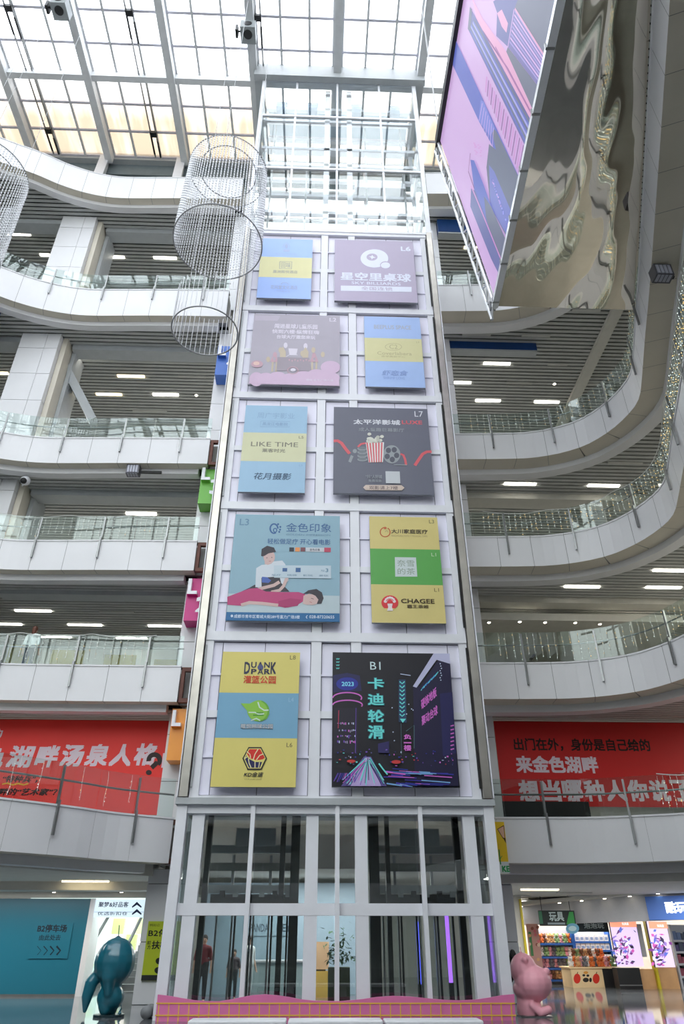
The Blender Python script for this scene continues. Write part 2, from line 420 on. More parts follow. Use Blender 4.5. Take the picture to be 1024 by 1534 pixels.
# bridge slabs behind the lifts
for k, (z, h) in LEVELS.items():
    if k > 5: continue
    b = MB(); b.box(-4.7, 5.4, 24.4, BACK, z - h, z - 0.25, M_PLASTER); struct(b, 'floor')
    # raw steel stub where the gallery meets the lift landing
    b = MB()
    for x0, x1 in ((-4.66, -4.0), (4.8, 5.33)):
        for zz in (z - 0.1, z - h + 0.08): b.box(x0, x1, 22.95, 23.1, zz - 0.07, zz + 0.07, M_RUST)
        for xx in (x0 + 0.05, x1 - 0.05): b.box(xx - 0.06, xx + 0.06, 22.95, 23.1, z - h + 0.14, z - 0.16, M_RUST)
        b.box(x0, x1, 23.3, 23.5, z - h, z - 0.1, M_CONC)
    trim_no += 1; struct(b, 'trim_%d' % trim_no)
# beams in front of the halls
b_no = 0
for side, k, y0, y1, dz in (('L', 7, 24.9, 25.6, 0.34), ('L', 6, 24.9, 25.6, 0.34), ('L', 5, 24.9, 25.6, 0.3), ('L', 4, 24.6, 25.2, 0.2),
                            ('R', 5, 24.5, 25.3, 0.3), ('R', 4, 24.6, 25.2, 0.25)):
    z, h = LEVELS[k]; zb = z - h
    x0, x1 = (-12.4, -5.0) if side == 'L' else (6.1, 20.0)
    b = MB(); b.box(x0, x1, y0, y1, zb - 0.05 - dz, zb + 0.05, M_GALV if side == 'L' else M_PLASTER); struct(b, 'beam')
    if side == 'L' and k > 4:
        b = MB(); b.box(-24, -14.7, y0 - 0.4, y1 - 0.4, zb - 0.05 - dz, zb + 0.05, M_GALV); struct(b, 'beam')
# deep blue fascia strips in the tall upper halls
M_BLUE = mat('deep_blue_fascia', (18, 62, 120), 0.35, var=0.08)
for (px0, px1, r0, r1, Y) in ((672, 801, 508.5, 521, 24.0), (640, 716, 328, 346, 23.6)):
    z0, z1 = at(px0, r1, Y).z, at(px0, r0, Y).z; b = MB(); b.box(6.1, at(px1, r0, Y).x, Y, Y + 0.4, z0, z1, M_BLUE); b.box(6.1, at(px1, r0, Y).x, Y + 0.02, Y + 0.38, z0 - 0.1, z0, M_GALV); trim_no += 1; struct(b, 'trim_%d' % trim_no)
b = MB(); s_ = CL.L - 10.2
sweep(b, CL, 2, s_, [(0.84, 25.3), (0.84, 26.4), (1.05, 26.4), (1.05, 25.3)], M_BLUE, 0.4, True); sweep(b, CL, 2, s_, [(0.8, 25.0), (0.8, 25.3), (1.1, 25.3), (1.1, 25.0)], M_GALV, 0.4, True); trim_no += 1; struct(b, 'trim_%d' % trim_no)
pa, pb_ = atz(917, 464, 26.3), atz(934, 464, 26.3)
b = MB(); b.box(pa.x, pb_.x, 18.5, 34, 26.3, 26.5, M_PLASTER); trim_no += 1; struct(b, 'trim_%d' % trim_no)
# clad pillars
def pillar(x0, x1, y0, y1, z0, z1, ph, m=M_FASCIA):
    b = MB(); b.box(x0 + 0.03, x1 - 0.03, y0 + 0.03, y1 - 0.03, z0, z1, M_JOINT)
    z = z0; xm = x0 + (x1 - x0) * 0.66
    while z < z1 - 0.05:
        t = min(z + ph, z1)
        for a, c in ((x0, xm), (xm, x1)): b.box(a + 0.008, c - 0.008, y0, y1, z + 0.012, t - 0.012, m)
        z = t
    return struct(b, 'pillar')
for lo, hi in ((0.0, 3.4), (4.45, 8.2), (9.25, 13.1), (14.15, 17.95), (19.05, 26.5), (28.15, 35.6)):
    pillar(-5.08, -3.7, 23.9, 24.7, lo, hi, 1.5)
    pillar(4.8, 6.08, 23.9, 24.7, lo, hi, 1.5)
    if lo > 9: pillar(-14.6, -12.75, 24.2, 25.6, lo, hi, 1.62)
# folded steel beside the big pillar and one raking member
b = MB()
for lo, hi in ((19.05, 26.5), (28.15, 35.6), (14.15, 17.95)):
    b.box(-12.74, -12.5, 24.5, 26.2, lo, hi, M_SOFFIT); b.box(-12.48, -12.3, 25.2, 26.4, lo, hi, M_GALV)
b.bar(at(95, 545, 25.4), at(140, 632, 26.0), 0.4, 0.6, M_GALV, up=(0, 1, 0))
trim_no += 1; struct(b, 'trim_%d' % trim_no)

# floor, outer walls, ground outside
M_FLOOR = mat('polished_stone_floor', (104, 108, 112), 0.06, var=0.1, scale=0.8, spec=0.6)
b = MB(); b.box(XL - 0.5, XR + 0.5, -12, 41, -0.3, 0, M_FLOOR); struct(b, 'floor')
M_WALL = mat('off_white_wall', (200, 200, 196), 0.7)
b = MB(); b.box(XL - 0.6, XL, -12, 41, 0, 42, M_WALL); struct(b, 'wall_left')
b = MB(); b.box(XR, XR + 0.6, -12, 41, 0, 42, M_WALL); struct(b, 'wall_right')
b = MB(); b.box(XL, XR, 40.4, 41, 0, 30, M_WALL); b.box(XL, -5.0, 40.4, 41, 30, 42, M_WALL); b.box(6, XR, 40.4, 41, 30, 42, M_WALL); struct(b, 'wall_back')
# hall back walls, storey by storey
M_HALL = mat('hall_wall', (186, 190, 186), 0.6)
for side in 'LR':
    x0, x1 = (XL + 0.05, -3.9) if side == 'L' else (5.0, XR - 0.05)
    for k, lo in ((4, 9.27), (5, 14.17), (6, 19.07), (7, 28.17)):
        z, h = LEVELS[k]; b = MB(); b.box(x0, x1, 35.2, 35.6, lo, z - h - 0.1, M_HALL); struct(b, 'hall_wall')
b = MB(); b.box(-40, 40, -60, -12.4, -0.4, -0.05, mat('outdoor_paving', (150, 148, 142), 0.9)); struct(b, 'ground')
# glazed entrance front behind the camera
b = MB(); b.box(XL, XR, -12.2, -12.16, 13, 42, G_FACADE)
for i in range(23): b.box(XL + i * 2.43 - 0.06, XL + i * 2.43 + 0.06, -12.3, -12.1, 13, 42, M_GALV)
for i in range(5, 15): b.box(XL, XR, -12.28, -12.12, i * 3 - 0.06, i * 3 + 0.06, M_GALV)
struct(b, 'window_1')
b = MB(); b.box(XL, XR, -12.6, -12.2, 0, 13.1, mat('dim_hall_wall', (136, 142, 140), 0.5)); struct(b, 'wall_front')
for z in (4.7, 9.5, 14.4):
    trim_no += 1; b = MB(); b.box(XL, XR, -11.6, -11.2, z - 1.25, z, M_FASCIA); b.box(XL, XR, -12.2, -11.2, z - 1.3, z - 1.22, M_SOFFIT)
    for i in range(18): b.box(XL + i * 3, XL + i * 3 + 0.1, -11.5, -11.4, z, z + 1.1, M_GALV)
    struct(b, 'trim_%d' % trim_no)

# ------------------------------------------------------------------ SETTING: glass roof
RZ = 42.3; RY0, RY1 = -12.0, 24.7; RX0, RX1 = XL, XR
b = MB(); b.box(RX0, RX1, RY0, RY1, RZ, RZ + 0.04, M_ROOF); struct(b, 'ceiling')
M_PURL = mat('violet_grey_purlin', (206, 204, 216), 0.5); M_RBEAM = mat('pale_grey_roof_steel', (214, 216, 218), 0.5)
b = MB()
for i in range(-14, 17):
    x = 0.42 + 1.52 * i
    if x < RX0 or x > RX1: continue
    if i % 3 == 0: b.box(x - 0.2, x + 0.2, RY0, RY1, RZ - 0.75, RZ - 0.02, M_RBEAM); b.box(x - 0.3, x + 0.3, RY0, RY1, RZ - 0.1, RZ - 0.015, M_RBEAM)
    else: b.box(x - 0.06, x + 0.06, RY0, RY1, RZ - 0.14, RZ - 0.005, M_RBEAM)
for i in range(-20, 4):
    y = 19.95 + 1.57 * i
    if i % 5 == 0: b.box(RX0, RX1, y - 0.16, y + 0.16, RZ - 0.55, RZ - 0.03, M_RBEAM)
    else: b.box(RX0, RX1, y - 0.06, y + 0.06, RZ - 0.12, RZ - 0.01, M_PURL)
struct(b, 'roof_beam')
b = MB()
for x in (-16.45, -10.33, -4.1 + 0.32, 8.0):
    for s in (-0.16, 0.16): b.tube([(x + s, RY0, RZ - 0.32), (x + s, RY1 - 0.2, RZ - 0.32)], 0.045, M_STEEL)
    for i in range(-3, 8):
        y = 1.1 + i * 3.14
        b.box(x - 0.2, x + 0.2, y - 0.14, y + 0.14, RZ - 0.42, RZ - 0.2, M_BLACK)
        if i % 2: b.tube([(x - 0.16, y, RZ - 0.36), (x - 0.16, y + 1.2, RZ - 0.36)], 0.055, M_BLACK); b.tube([(x + 0.16, y + 0.4, RZ - 0.36), (x + 0.16, y + 1.4, RZ - 0.36)], 0.055, M_BLACK)
struct(b, 'roof_beam')
# eaves, clerestory
b = MB()
for x0, x1 in ((RX0, RX1),): b.box(x0, x1, RY1, RY1 + 0.5, 42.0, 42.6, M_GALV); b.box(x0, x1, RY1 + 0.35, RY1 + 0.9, 41.0, 42.2, mat('slate_grey_eaves', (110, 122, 128), 0.6))
struct(b, 'beam')
b = MB(); b.box(RX0, -5.0, RY1 + 0.5, 41, 42.3, 42.7, M_WALL); b.box(6.0, RX1, RY1 + 0.5, 41, 42.3, 42.7, M_WALL); struct(b, 'roof')  # roof left open behind the crown to let sky through
b = MB(); b.box(XL, -4.9, 25.6, 25.64, 37.35, 41.0, glass('clerestory_glass', (0.6, 0.75, 0.72), 0.12, 0.5)); b.box(6, XR, 25.6, 25.64, 37.35, 41.0, MATS['clerestory_glass'])
for i in range(16):
    x = -26.5 + i * 3.0
    if -5 < x < 6: continue
    b.box(x - 0.06, x + 0.06, 25.5, 25.7, 37.35, 41.0, M_GALV)
struct(b, 'window_2')
b = MB()
for x in (-8.9, -13.5, -18, 7.5): b.bar((x, 24.3, 37.4), (x - 0.1, 24.75, 42.0), 0.5, 0.5, M_WHITE)
struct(b, 'pillar')
M_TREE = mat('dark_tree_leaves', (44, 84, 46), 0.8, var=0.5, scale=2.5, bump=0.5)
# glazed rear of the lift landing, above the sixth band, added to brighten the crown
b = MB(); b.box(-4.7, 5.0, 24.6, 24.64, 28.2, 42.0, G_FACADE)
for x in (-4.7, -2.4, -0.1, 2.2, 4.6): b.box(x - 0.06, x + 0.06, 24.5, 24.7, 28.2, 42, M_WHITE)
for z in (28.3, 31, 33.7, 36.4, 39.1): b.box(-4.7, 5, 24.5, 24.7, z - 0.08, z + 0.08, M_WHITE)
struct(b, 'added_window')
# ------------------------------------------------------------------ THE LIFT TOWER
TX0, TX1, TY = -3.62, 4.68, 19.5
ZS = [4.65, 9.26, 13.88, 18.74, 23.4, 28.34]
tower = root('elevator_shaft', (0.53, 20.75, 0), 'tall white steel and glass lift tower carrying the advertising boards', 'lift tower')
def tpart(name, *boxes, m=M_WHITE, smooth=False):
    b = MB()
    for x in boxes: b.box(*x, m)
    return b.build(name, tower)
# glazed foot
for xa in (TX0, TX1 - 0.26): tpart('corner_post', (xa, xa + 0.26, 19.44, 19.7, 0, 4.56))
for xc in (-1.64, 0.56, 2.73): tpart('mullion', (xc - 0.055, xc + 0.055, 19.42, 19.56, 0, 4.56))
for xc in (-3.06, -0.09, 1.18, 4.02): tpart('inner_post', (xc - 0.16, xc + 0.16, 19.58, 19.8, 0, 4.36))
tpart('transom', (TX0 + 0.26, TX1 - 0.26, 19.57, 19.8, 2.06, 2.32))
tpart('transom', (TX0 + 0.26, TX1 - 0.26, 19.5, 19.9, 4.36, 4.56))
tpart('header_beam', (TX0 - 0.05, TX1 + 0.05, 19.36, 22.2, 4.56, 4.72), m=M_GALV)
for xa in (TX0 + 0.05, TX1 - 0.23): tpart('rear_post', (xa, xa + 0.18, 22.0, 22.2, 0, 28.4))
for a, c in ((TX0 + 0.26, -1.7), (-1.58, 0.5), (0.62, 2.67), (2.79, TX1 - 0.26)):
    tpart('glass_pane', (a, c, 19.84, 19.86, 0.05, 4.36), m=G_DARK)
for xa in (TX0 + 0.04, TX1 - 0.06): tpart('side_glass', (xa, xa + 0.02, 19.7, 22.0, 0.05, 4.5), m=G_CLEAR)
# guide rails, landing doors and counterweight gear seen through the glass
for xc, w in ((-2.95, 0.07), (-0.55, 0.12), (-0.9, 0.07), (1.62, 0.14), (2.0, 0.06), (3.95, 0.08)):
    tpart('guide_rail', (xc - w, xc + w, 21.1, 21.3, 0, 28), m=M_BLACK)
for x0, x1 in ((-3.0, -0.45), (1.55, 4.05)):
    p = at(370, 1345, 21.0).z
    r = tpart('door_operator', (x0 + 0.15, x1 - 0.15, 21.7, 21.95, p - 0.12, p + 0.12), m=M_BLACK)
    for i in range(6):
        xx = x0 + 0.4 + i * 0.36; b = MB(); b.box(xx, xx + 0.14, 21.62, 21.7, p + 0.05, p + 0.2, M_GALV if i % 2 else M_BLACK); b.build('bracket', r)
    for i in range(4):
        xx = x0 + 0.32 + i * 0.5
        b = MB(); b.box(xx, xx + 0.47, 21.9, 21.93, 0.06, 2.2, G_CLEAR); d = b.build('landing_door', tower)
        b = MB()
        for e in (xx, xx + 0.42): b.box(e, e + 0.05, 21.86, 21.96, 0.02, 2.22, M_BLACK if i % 2 else M_STEEL)
        b.build('door_frame', d)
    for zz in (2.75, 3.3, 3.75): tpart('cross_beam', (x0, x1, 21.8, 21.95, zz - 0.1, zz + 0.1), m=M_GALV if zz != 3.3 else M_CONC)
    for xx in (x0 + 0.7, x0 + 1.75): tpart('rear_mullion', (xx - 0.04, xx + 0.04, 21.85, 21.93, 2.4, 3.6), m=M_GALV)
    tpart('sill_plate', (x0 + 0.8, x0 + 1.9, 21.0, 21.05, 3.75, 4.2), m=M_GALV)
# clad shaft
b = MB(); b.box(TX0 + 0.3, TX1 - 0.3, 19.64, 19.7, 4.72, 28.35, mat('panel_joint', (140, 138, 150), 0.7))
rows = []
for a, c in zip(ZS, ZS[1:]):
    for i in range(4): rows.append((a + (c - a) * i / 4 + 0.16 * (i == 0) + 0.1 * (i == 2), a + (c - a) * (i + 1) / 4 - 0.16 * (i == 3) - 0.1 * (i == 1)))
cols = [(-3.3, -2.85), (-2.85, -1.6), (-1.6, -0.24), (0.08, 0.94), (1.26, 2.65), (2.65, 3.85), (3.85, 4.35)]
for z0, z1 in rows:
    for x0, x1 in cols: b.box(x0 + 0.012, x1 - 0.012, 19.6, 19.65, z0 + 0.015, z1 - 0.015, M_PANEL)
b.build('cladding', tower)
for xc, w in ((-3.24, 0.12), (-0.08, 0.15), (1.1, 0.15), (4.3, 0.12)):
    tpart('cladding_post', (xc - w, xc + w, 19.5, 19.62, 4.72, 28.4))
for i, z in enumerate(ZS):
    tpart('cladding_beam', (TX0 + 0.26, TX1 - 0.26, 19.47, 19.62, z + (0.08 if i == 0 else -0.14), z + 0.14))
    if i < 5:
        zm = (z + ZS[i + 1]) / 2; tpart('cladding_beam', (TX0 + 0.3, TX1 - 0.3, 19.53, 19.62, zm - 0.1, zm + 0.1))
        for t in (0.25, 0.75):
            zz = z + (ZS[i + 1] - z) * t
            tpart('ledge', (-3.3, 4.35, 19.55, 19.61, zz - 0.03, zz + 0.03), m=M_PANEL)
for xa, xo in ((TX0, TX0 - 0.03), (TX1 - 0.26, TX1)):
    tpart('corner_trim', (xa + 0.02, xa + 0.24, 19.34, 19.5, 4.74, 28.4), m=M_CHROME)
    tpart('corner_edge', (xo, xo + 0.03, 19.3, 19.6, 4.74, 28.5))
    xs = xa + 0.27 if xa < 0 else xa - 0.05
    bs = MB()
    for i in range(5): bs.box(xs, xs + 0.05, 19.44, 19.47, ZS[i] + 0.35, ZS[i + 1] - 0.3, M_DARK if xa > 0 else M_GALV)
    bs.build('slot', tower)
tpart('side_wall', (TX0 + 0.05, TX0 + 0.1, 19.7, 22.0, 4.7, 28.4), (TX1 - 0.1, TX1 - 0.05, 19.7, 22.0, 4.7, 28.4), m=M_PANEL)
tpart('rear_wall', (TX0 + 0.23, TX1 - 0.23, 22.02, 22.1, 4.72, 28.3), m=M_PANEL)
# glazed crown
zc = [28.45] + [at(505, r, TY).z for r in (255, 177)] + [41.3]
for xa in (TX0, TX1 - 0.2): tpart('crown_post', (xa, xa + 0.2, 19.42, 19.62, 28.4, 42.2)); tpart('crown_post', (xa, xa + 0.2, 22.0, 22.2, 28.4, 42.2))
for z in zc:
    tpart('crown_rail', (TX0, TX1, 19.44, 19.54, z - 0.07, z + 0.07), m=M_WHITE)
for z in (29.2, 31.0, 34.9, 36.3, 38.9, 40.1):
    tpart('crown_beam', (TX0 + 0.2, TX1 - 0.2, 20.3, 20.5, z - 0.11, z + 0.11)); tpart('crown_beam', (TX0 + 0.2, TX1 - 0.2, 22.0, 22.18, z - 0.11, z + 0.11))
    for xa in (TX0 + 0.03, TX1 - 0.17): tpart('crown_beam', (xa, xa + 0.14, 19.6, 22.1, z - 0.1, z + 0.1))
for xc in (-1.74, 0.43, 2.68): tpart('crown_mullion', (xc - 0.05, xc + 0.05, 19.46, 19.56, 28.4, 41.3), m=M_WHITE)
for xc in (-0.08, 1.1): tpart('crown_mullion', (xc - 0.13, xc + 0.13, 20.3, 20.5, 28.4, 42.0))
for xc in (-2.9, -1.1, 2.0, 3.95): tpart('guide_rail', (xc - 0.045, xc + 0.045, 21.1, 21.2, 28, 41.0), m=M_STEEL)
for i, (a, c) in enumerate(zip(zc, zc[1:])): tpart('crown_glass', (TX0 + 0.2, TX1 - 0.2, 19.5, 19.52, a + 0.07, c - 0.07), m=G_CROWN)
for xa in (TX0 + 0.08, TX1 - 0.1): tpart('crown_glass', (xa, xa + 0.02, 19.62, 22.0, 28.5, 41.3), m=G_CROWN)
tpart('machine_floor', (TX0 + 0.3, TX1 - 0.3, 20.6, 21.9, 40.2, 40.45), m=mat('pale_blue_steel', (168, 186, 202), 0.4))
for xc in (-2.6, -0.9, 1.5, 3.6):
    b = MB(); b.tube([(xc - 0.25, 20.5, 40.1), (xc + 0.25, 20.5, 40.1)], 0.42, mat('blue_grey_machine', (96, 122, 150), 0.3), 14); b.box(xc - 0.3, xc + 0.3, 20.4, 21.0, 40.2, 40.9, MATS['blue_grey_machine'])
    b.build('hoist_machine', tower)
tpart('motor_rail', (1.4, 4.0, 21.0, 21.4, 34.2, 34.6), m=M_WHITE)
# the trimmed roof opening round the crown
b = MB(); b.box(TX0 - 0.45, TX1 + 0.5, 19.1, 19.42, 41.1, 42.25, M_GALV)
for x in (TX0 - 0.45, TX1 + 0.05): b.box(x, x + 0.42, 19.42, 24.7, 41.3, 42.25, M_GALV)
struct(b, 'beam')

# skirting board of the lift: pink with a yellow grid and a wavy top
PK = mat('pink_board', (226, 120, 172), 0.5, var=0.03)
YL = ink(240, 190, 80)
Yp = 19.2
top = [(236, 1490), (250, 1491.5), (270, 1495), (291, 1498.6), (310, 1500), (328, 1500), (345, 1497.5), (361, 1494), (378, 1491), (396, 1489.6), (414, 1491), (432, 1493.6), (450, 1497), (470, 1499), (490, 1499.7), (510, 1500), (541, 1497), (565, 1493.6), (589, 1492), (615, 1493), (644, 1496), (666, 1498), (688, 1498.7), (712, 1497.5), (736, 1494), (752, 1491), (770, 1489.4)]
outl = top + [(773, 1548), (231, 1548)]
bd = Board('skirting_panel', 'pink skirting board with yellow grid and wavy top in front of the lift', 'decorative panel', (0, Yp, 0), (0, -1, 0), outl, 0.06, PK, outline=True, base=(0.55, Yp, 0))
for i in range(36):
    x = 238 + i * 15.05; bd.line([(x, 1503), (x - (505 - x) * 0.012, 1547)], 1.6, YL, 'grid')
for y in (1503, 1521, 1541): bd.line([(234 - (y - 1503) * 0.1, y), (771 + (y - 1503) * 0.1, y)], 1.7, YL, 'grid')
bd.done()

# ------------------------------------------------------------------ ADVERTISING BOARDS
AY = 19.28
M_EDGE = mat('board_edge', (150, 152, 160), 0.5)
def ad(label, corners, face, view, thick=0.1):
    bd = Board('advertising_board', label, 'advertising board', (0, AY, 0), (0, -1, 0), corners, thick, face, M_EDGE, view=view)
    xs = [p.x for p in bd.q]; zs = [p.z for p in bd.q]; b = MB()
    for x in (min(xs) + 0.3, max(xs) - 0.3):
        for z in (min(zs) + 0.25, max(zs) - 0.25): b.box(x - 0.05, x + 0.05, AY + thick, 19.6, z - 0.05, z + 0.05, M_GALV)
    b.build('bracket', bd.root)
    return bd
I = ink  # upper boards' inks are paled, with reflected haze mixed into the print
# 1 blue / cream / blue
bd = ad('pale blue and yellow striped advertising board, topmost beside the billiards board', [(300, 100), (730, 105), (712, 612), (248, 605)], I(168, 196, 250), (340, 340, 5.689))
bd.band(258, 432, I(226, 222, 170)); g = I(170, 186, 222); k = I(186, 186, 168)
bd.arc(505, 175, 28, 38, 180, 360, 6, g); bd.disc(505, 165, 14, 20, g); bd.rect(480, 190, 532, 212, g); bd.text('BOUTIQUE HOTEL', 415, 225, 600, 238, g)
bd.line([(450, 295), (552, 297), (548, 358), (446, 356), (450, 295)], 8, k); bd.text('回味', 460, 302, 542, 350, k, 0.02); bd.text('嘉洲熙悦酒店', 390, 370, 600, 395, k, 0.02)
bd.arc(490, 490, 30, 16, 180, 360, 6, g); bd.text('花间堂文化酒店', 370, 498, 600, 532, g, 0.03); bd.text('CULTURE HOTEL', 420, 543, 540, 555, g)
bd.done()
# 2 billiards
bd = ad('mauve advertising board with white billiard ball logo and L6 in its corner', [(120, 105), (790, 130), (825, 645), (120, 628)], I(184, 174, 196), (480, 340, 5.689))
w = I(226, 230, 244)
bd.text('L6', 683, 168, 766, 206, w, 0.03)
bd.disc(458, 268, 118, 78, w, n=36); bd.disc(438, 257, 47, 30, I(184, 174, 196)); bd.poly([(410, 252), (432, 250), (440, 238), (448, 252), (470, 262), (446, 265), (436, 278), (430, 262)], w)
bd.disc(552, 325, 46, 32, I(184, 174, 196)); bd.disc(552, 327, 40, 26, w)
bd.text('星空里桌球', 168, 392, 770, 462, w, 0.035); bd.text('SKY BILLIARDS', 262, 470, 682, 494, w, 0.01)
bd.poly([(172, 500), (775, 512), (775, 556), (172, 545)], w); bd.text('全国连锁', 345, 512, 612, 542, I(184, 174, 196), 0.015)
bd.done()
# 3 children's park, mauve grey
bd = ad('mauve grey advertising board with pink clouds and a toy castle', [(228, 745), (960, 755), (960, 1362), (178, 1340)], I(176, 170, 182), (340, 340, 5.689))
w = I(220, 214, 226); pk = I(208, 182, 206); rd = I(196, 160, 172); tn = I(196, 182, 160); gy = I(160, 150, 160)
bd.poly([(240, 752), (455, 757), (430, 800), (236, 796)], I(190, 182, 196)); bd.text('L2', 872, 775, 930, 806, w, 0.02)
bd.text('闯进星球儿童乐园', 405, 828, 770, 868, w, 0.035); bd.text('快到六楼·纵情狂嗨', 383, 877, 785, 912, w, 0.035); bd.text('台球大厅邀您来玩', 422, 922, 752, 956, w, 0.035)
bd.poly([(522, 1035), (602, 1038), (590, 1092), (530, 1088)], w); bd.line([(500, 1108), (530, 1090), (600, 1092)], 6, w)
for cx, cy, c in ((408, 1090, rd), (740, 1096, rd), (498, 1010, w), (668, 1016, w), (640, 1080, tn), (455, 1050, tn), (815, 1088, tn), (350, 1130, tn), (735, 1050, tn)):
    bd.disc(cx, cy, 17, 24, c)
for x in (378, 412, 716, 752): bd.rect(x, 1150, x + 16, 1235, tn); bd.poly([(x - 10, 1152), (x + 8, 1100), (x + 26, 1152)], rd)
bd.poly([(430, 1110), (700, 1118), (720, 1230), (420, 1225)], gy); bd.poly([(450, 1060), (475, 1020), (500, 1065), (500, 1112), (450, 1110)], tn); bd.poly([(640, 1065), (668, 1025), (694, 1068), (690, 1116), (642, 1116)], tn)
for i in range(8): bd.disc(530 + i * 24, 1135 + (i % 2) * 8, 6, 8, rd)
bd.disc(255, 1170, 50, 30, rd); bd.disc(250, 1165, 26, 16, I(222, 190, 180))
for cx, cy, rx, ry in ((250, 1300, 60, 80), (330, 1290, 70, 60), (430, 1275, 70, 50), (540, 1290, 80, 52), (650, 1270, 80, 52), (760, 1262, 80, 62), (880, 1200, 84, 74), (860, 1290, 100, 72)):
    bd.disc(cx, cy, rx, ry * 0.75, pk)
bd.poly([(196, 1285), (950, 1275), (956, 1358), (186, 1338)], pk); bd.arc(560, 1225, 45, 30, 0, 360, 8, rd); bd.disc(562, 1222, 22, 14, w)
bd.text('地址 金牛广场六楼', 672, 1300, 905, 1318, w)
bd.done()
# 4 blue / cream / blue on the other side
bd = ad('pale blue and yellow striped advertising board with a linked rings logo', [(370, 765), (845, 770), (890, 1368), (382, 1363)], I(166, 192, 236), (480, 340, 5.689))
bd.band(950, 1146, I(214, 210, 160)); g = I(176, 180, 190); k = I(182, 176, 136); d = I(140, 164, 214)
bd.text('BEEPLUS SPACE', 455, 838, 770, 872, g, 0.015)
bd.arc(620, 1022, 70, 30, 0, 360, 4, k); bd.text('C2', 585, 1003, 655, 1040, k); bd.text('Coverlabera', 482, 1064, 775, 1092, k); bd.text('医学美容中心', 520, 1098, 720, 1112, k)
bd.text('L3', 815, 976, 838, 990, k)
bd.text('虾恋食', 520, 1222, 745, 1268, d, 0.03, 0.2); bd.text('SHRIMP LOVE', 536, 1278, 716, 1300, d)
bd.done()
# 5 LIKE TIME
bd = ad('blue and cream striped advertising board reading LIKE TIME', [(215, 100), (742, 105), (718, 843), (150, 836)], I(156, 190, 216), (330, 590, 5.689))
bd.band(333, 577, I(208, 208, 172)); g = I(140, 170, 202); k = I(128, 126, 112); n = I(70, 94, 120)
bd.text('周广宇影业', 315, 162, 632, 210, g, 0.0); bd.line([(345, 232), (592, 236), (588, 283), (338, 280), (345, 232)], 4, g); bd.text('黑龙江电影院', 358, 243, 575, 272, g, 0.02)
bd.text('LIKE TIME', 260, 412, 662, 450, k, 0.005); bd.text('莱客时光', 355, 468, 552, 500, k, 0.02); bd.text('L5', 668, 360, 708, 382, k)
bd.text('花月摄影', 284, 675, 604, 732, n, 0.01, 0.15); bd.text('L5', 670, 603, 700, 618, g)
bd.done()
# 6 cinema
bd = ad('dark grey cinema advertising board with striped popcorn bucket and film reel', [(100, 103), (818, 113), (872, 768), (98, 768)], I(104, 106, 120), (480, 590, 5.12))
w = I(214, 216, 222); rd = I(214, 96, 104); gy = I(150, 156, 160)
bd.text('L7', 720, 134, 784, 176, w); bd.text('太平洋影城', 252, 198, 610, 236, w, 0.03); bd.text('LUXE', 622, 205, 778, 234, rd, 0.025); bd.text('成人童趣巨幕影厅', 292, 262, 640, 290, gy, 0.01)
bd.line([(100, 362), (130, 360), (160, 378), (190, 420), (222, 460)], 26, rd); bd.line([(285, 408), (310, 385), (345, 378)], 16, rd); bd.line([(612, 462), (634, 470), (648, 505), (655, 545)], 18, rd)
bd.line([(722, 550), (752, 505), (782, 462), (815, 445), (850, 444)], 24, rd)
for i in range(4): bd.disc(320, 420 + i * 28, 38, 15, gy); bd.disc(320, 416 + i * 28, 32, 11, I(120, 126, 132))
bd.disc(262, 440, 16, 16, gy); bd.poly([(232, 470), (252, 480), (232, 530), (212, 520)], gy)
bd.disc(545, 465, 66, 70, gy, n=32)
for i in range(5):
    a = math.radians(72 * i - 60); bd.disc(545 + 38 * math.cos(a), 465 + 40 * math.sin(a), 20, 21, I(84, 86, 98))
bd.line([(560, 545), (660, 548)], 8, gy)
bd.poly([(345, 375), (486, 372), (478, 525), (368, 528)], I(226, 224, 222))
for i in range(6):
    t = i / 6; bd.poly([(350 + 136 * t, 375), (350 + 136 * (t + 0.085), 375), (371 + 106 * (t + 0.085), 527), (371 + 106 * t, 527)], rd)
for i in range(26):
    bd.disc(360 + random.random() * 112, 372 - abs(random.gauss(0, 0.5)) * 44, 15, 12, I(212, 212, 200) if i % 3 else I(188, 188, 176))
bd.text('“抖”人好城', 345, 624, 470, 652, gy, 0.01); bd.text('免费观影', 366, 660, 470, 680, gy, 0.01)
bd.rect(498, 598, 608, 690, I(196, 200, 204))
bd.poly([(325, 722), (345, 702), (620, 704), (642, 724), (622, 744), (345, 742)], I(206, 188, 176)); bd.text('观影请上7楼', 372, 710, 592, 738, I(120, 104, 104), 0.015)
bd.done()
# 7 foot massage
bd = ad('large teal advertising board showing a massage with a person in magenta', [(158, 75), (920, 88), (920, 862), (90, 855)], I(142, 176, 192), (320, 755, 4.876))
nv = I(62, 100, 150); cy_ = I(104, 140, 166); sk = I(206, 176, 172); mg = I(186, 64, 118); hr = I(52, 48, 58); wt = I(206, 214, 222)
bd.text('L3', 190, 108, 258, 156, cy_, 0.01)
bd.arc(440, 180, 28, 34, 60, 360, 12, nv); bd.arc(448, 192, 12, 14, 0, 360, 8, nv)
for x, y in ((470, 148), (486, 168), (484, 188), (478, 204)): bd.disc(x, y, 7, 7, nv)
bd.text('金色印象', 528, 142, 858, 206, nv, 0.0); bd.text('GOLDEN IMPRESSION', 528, 220, 850, 232, cy_)
bd.text('轻松做足疗 开心看电影', 392, 256, 852, 296, nv, 0.005)
bd.rect(552, 318, 586, 348, I(40, 48, 60)); bd.rect(594, 318, 628, 348, I(230, 150, 90)); bd.rect(634, 318, 668, 348, I(120, 70, 76)); bd.rect(672, 320, 806, 350, I(196, 200, 206)); bd.text('金色印象', 700, 326, 776, 344, I(80, 80, 90), 0.01); bd.rect(806, 320, 854, 352, I(186, 70, 96))
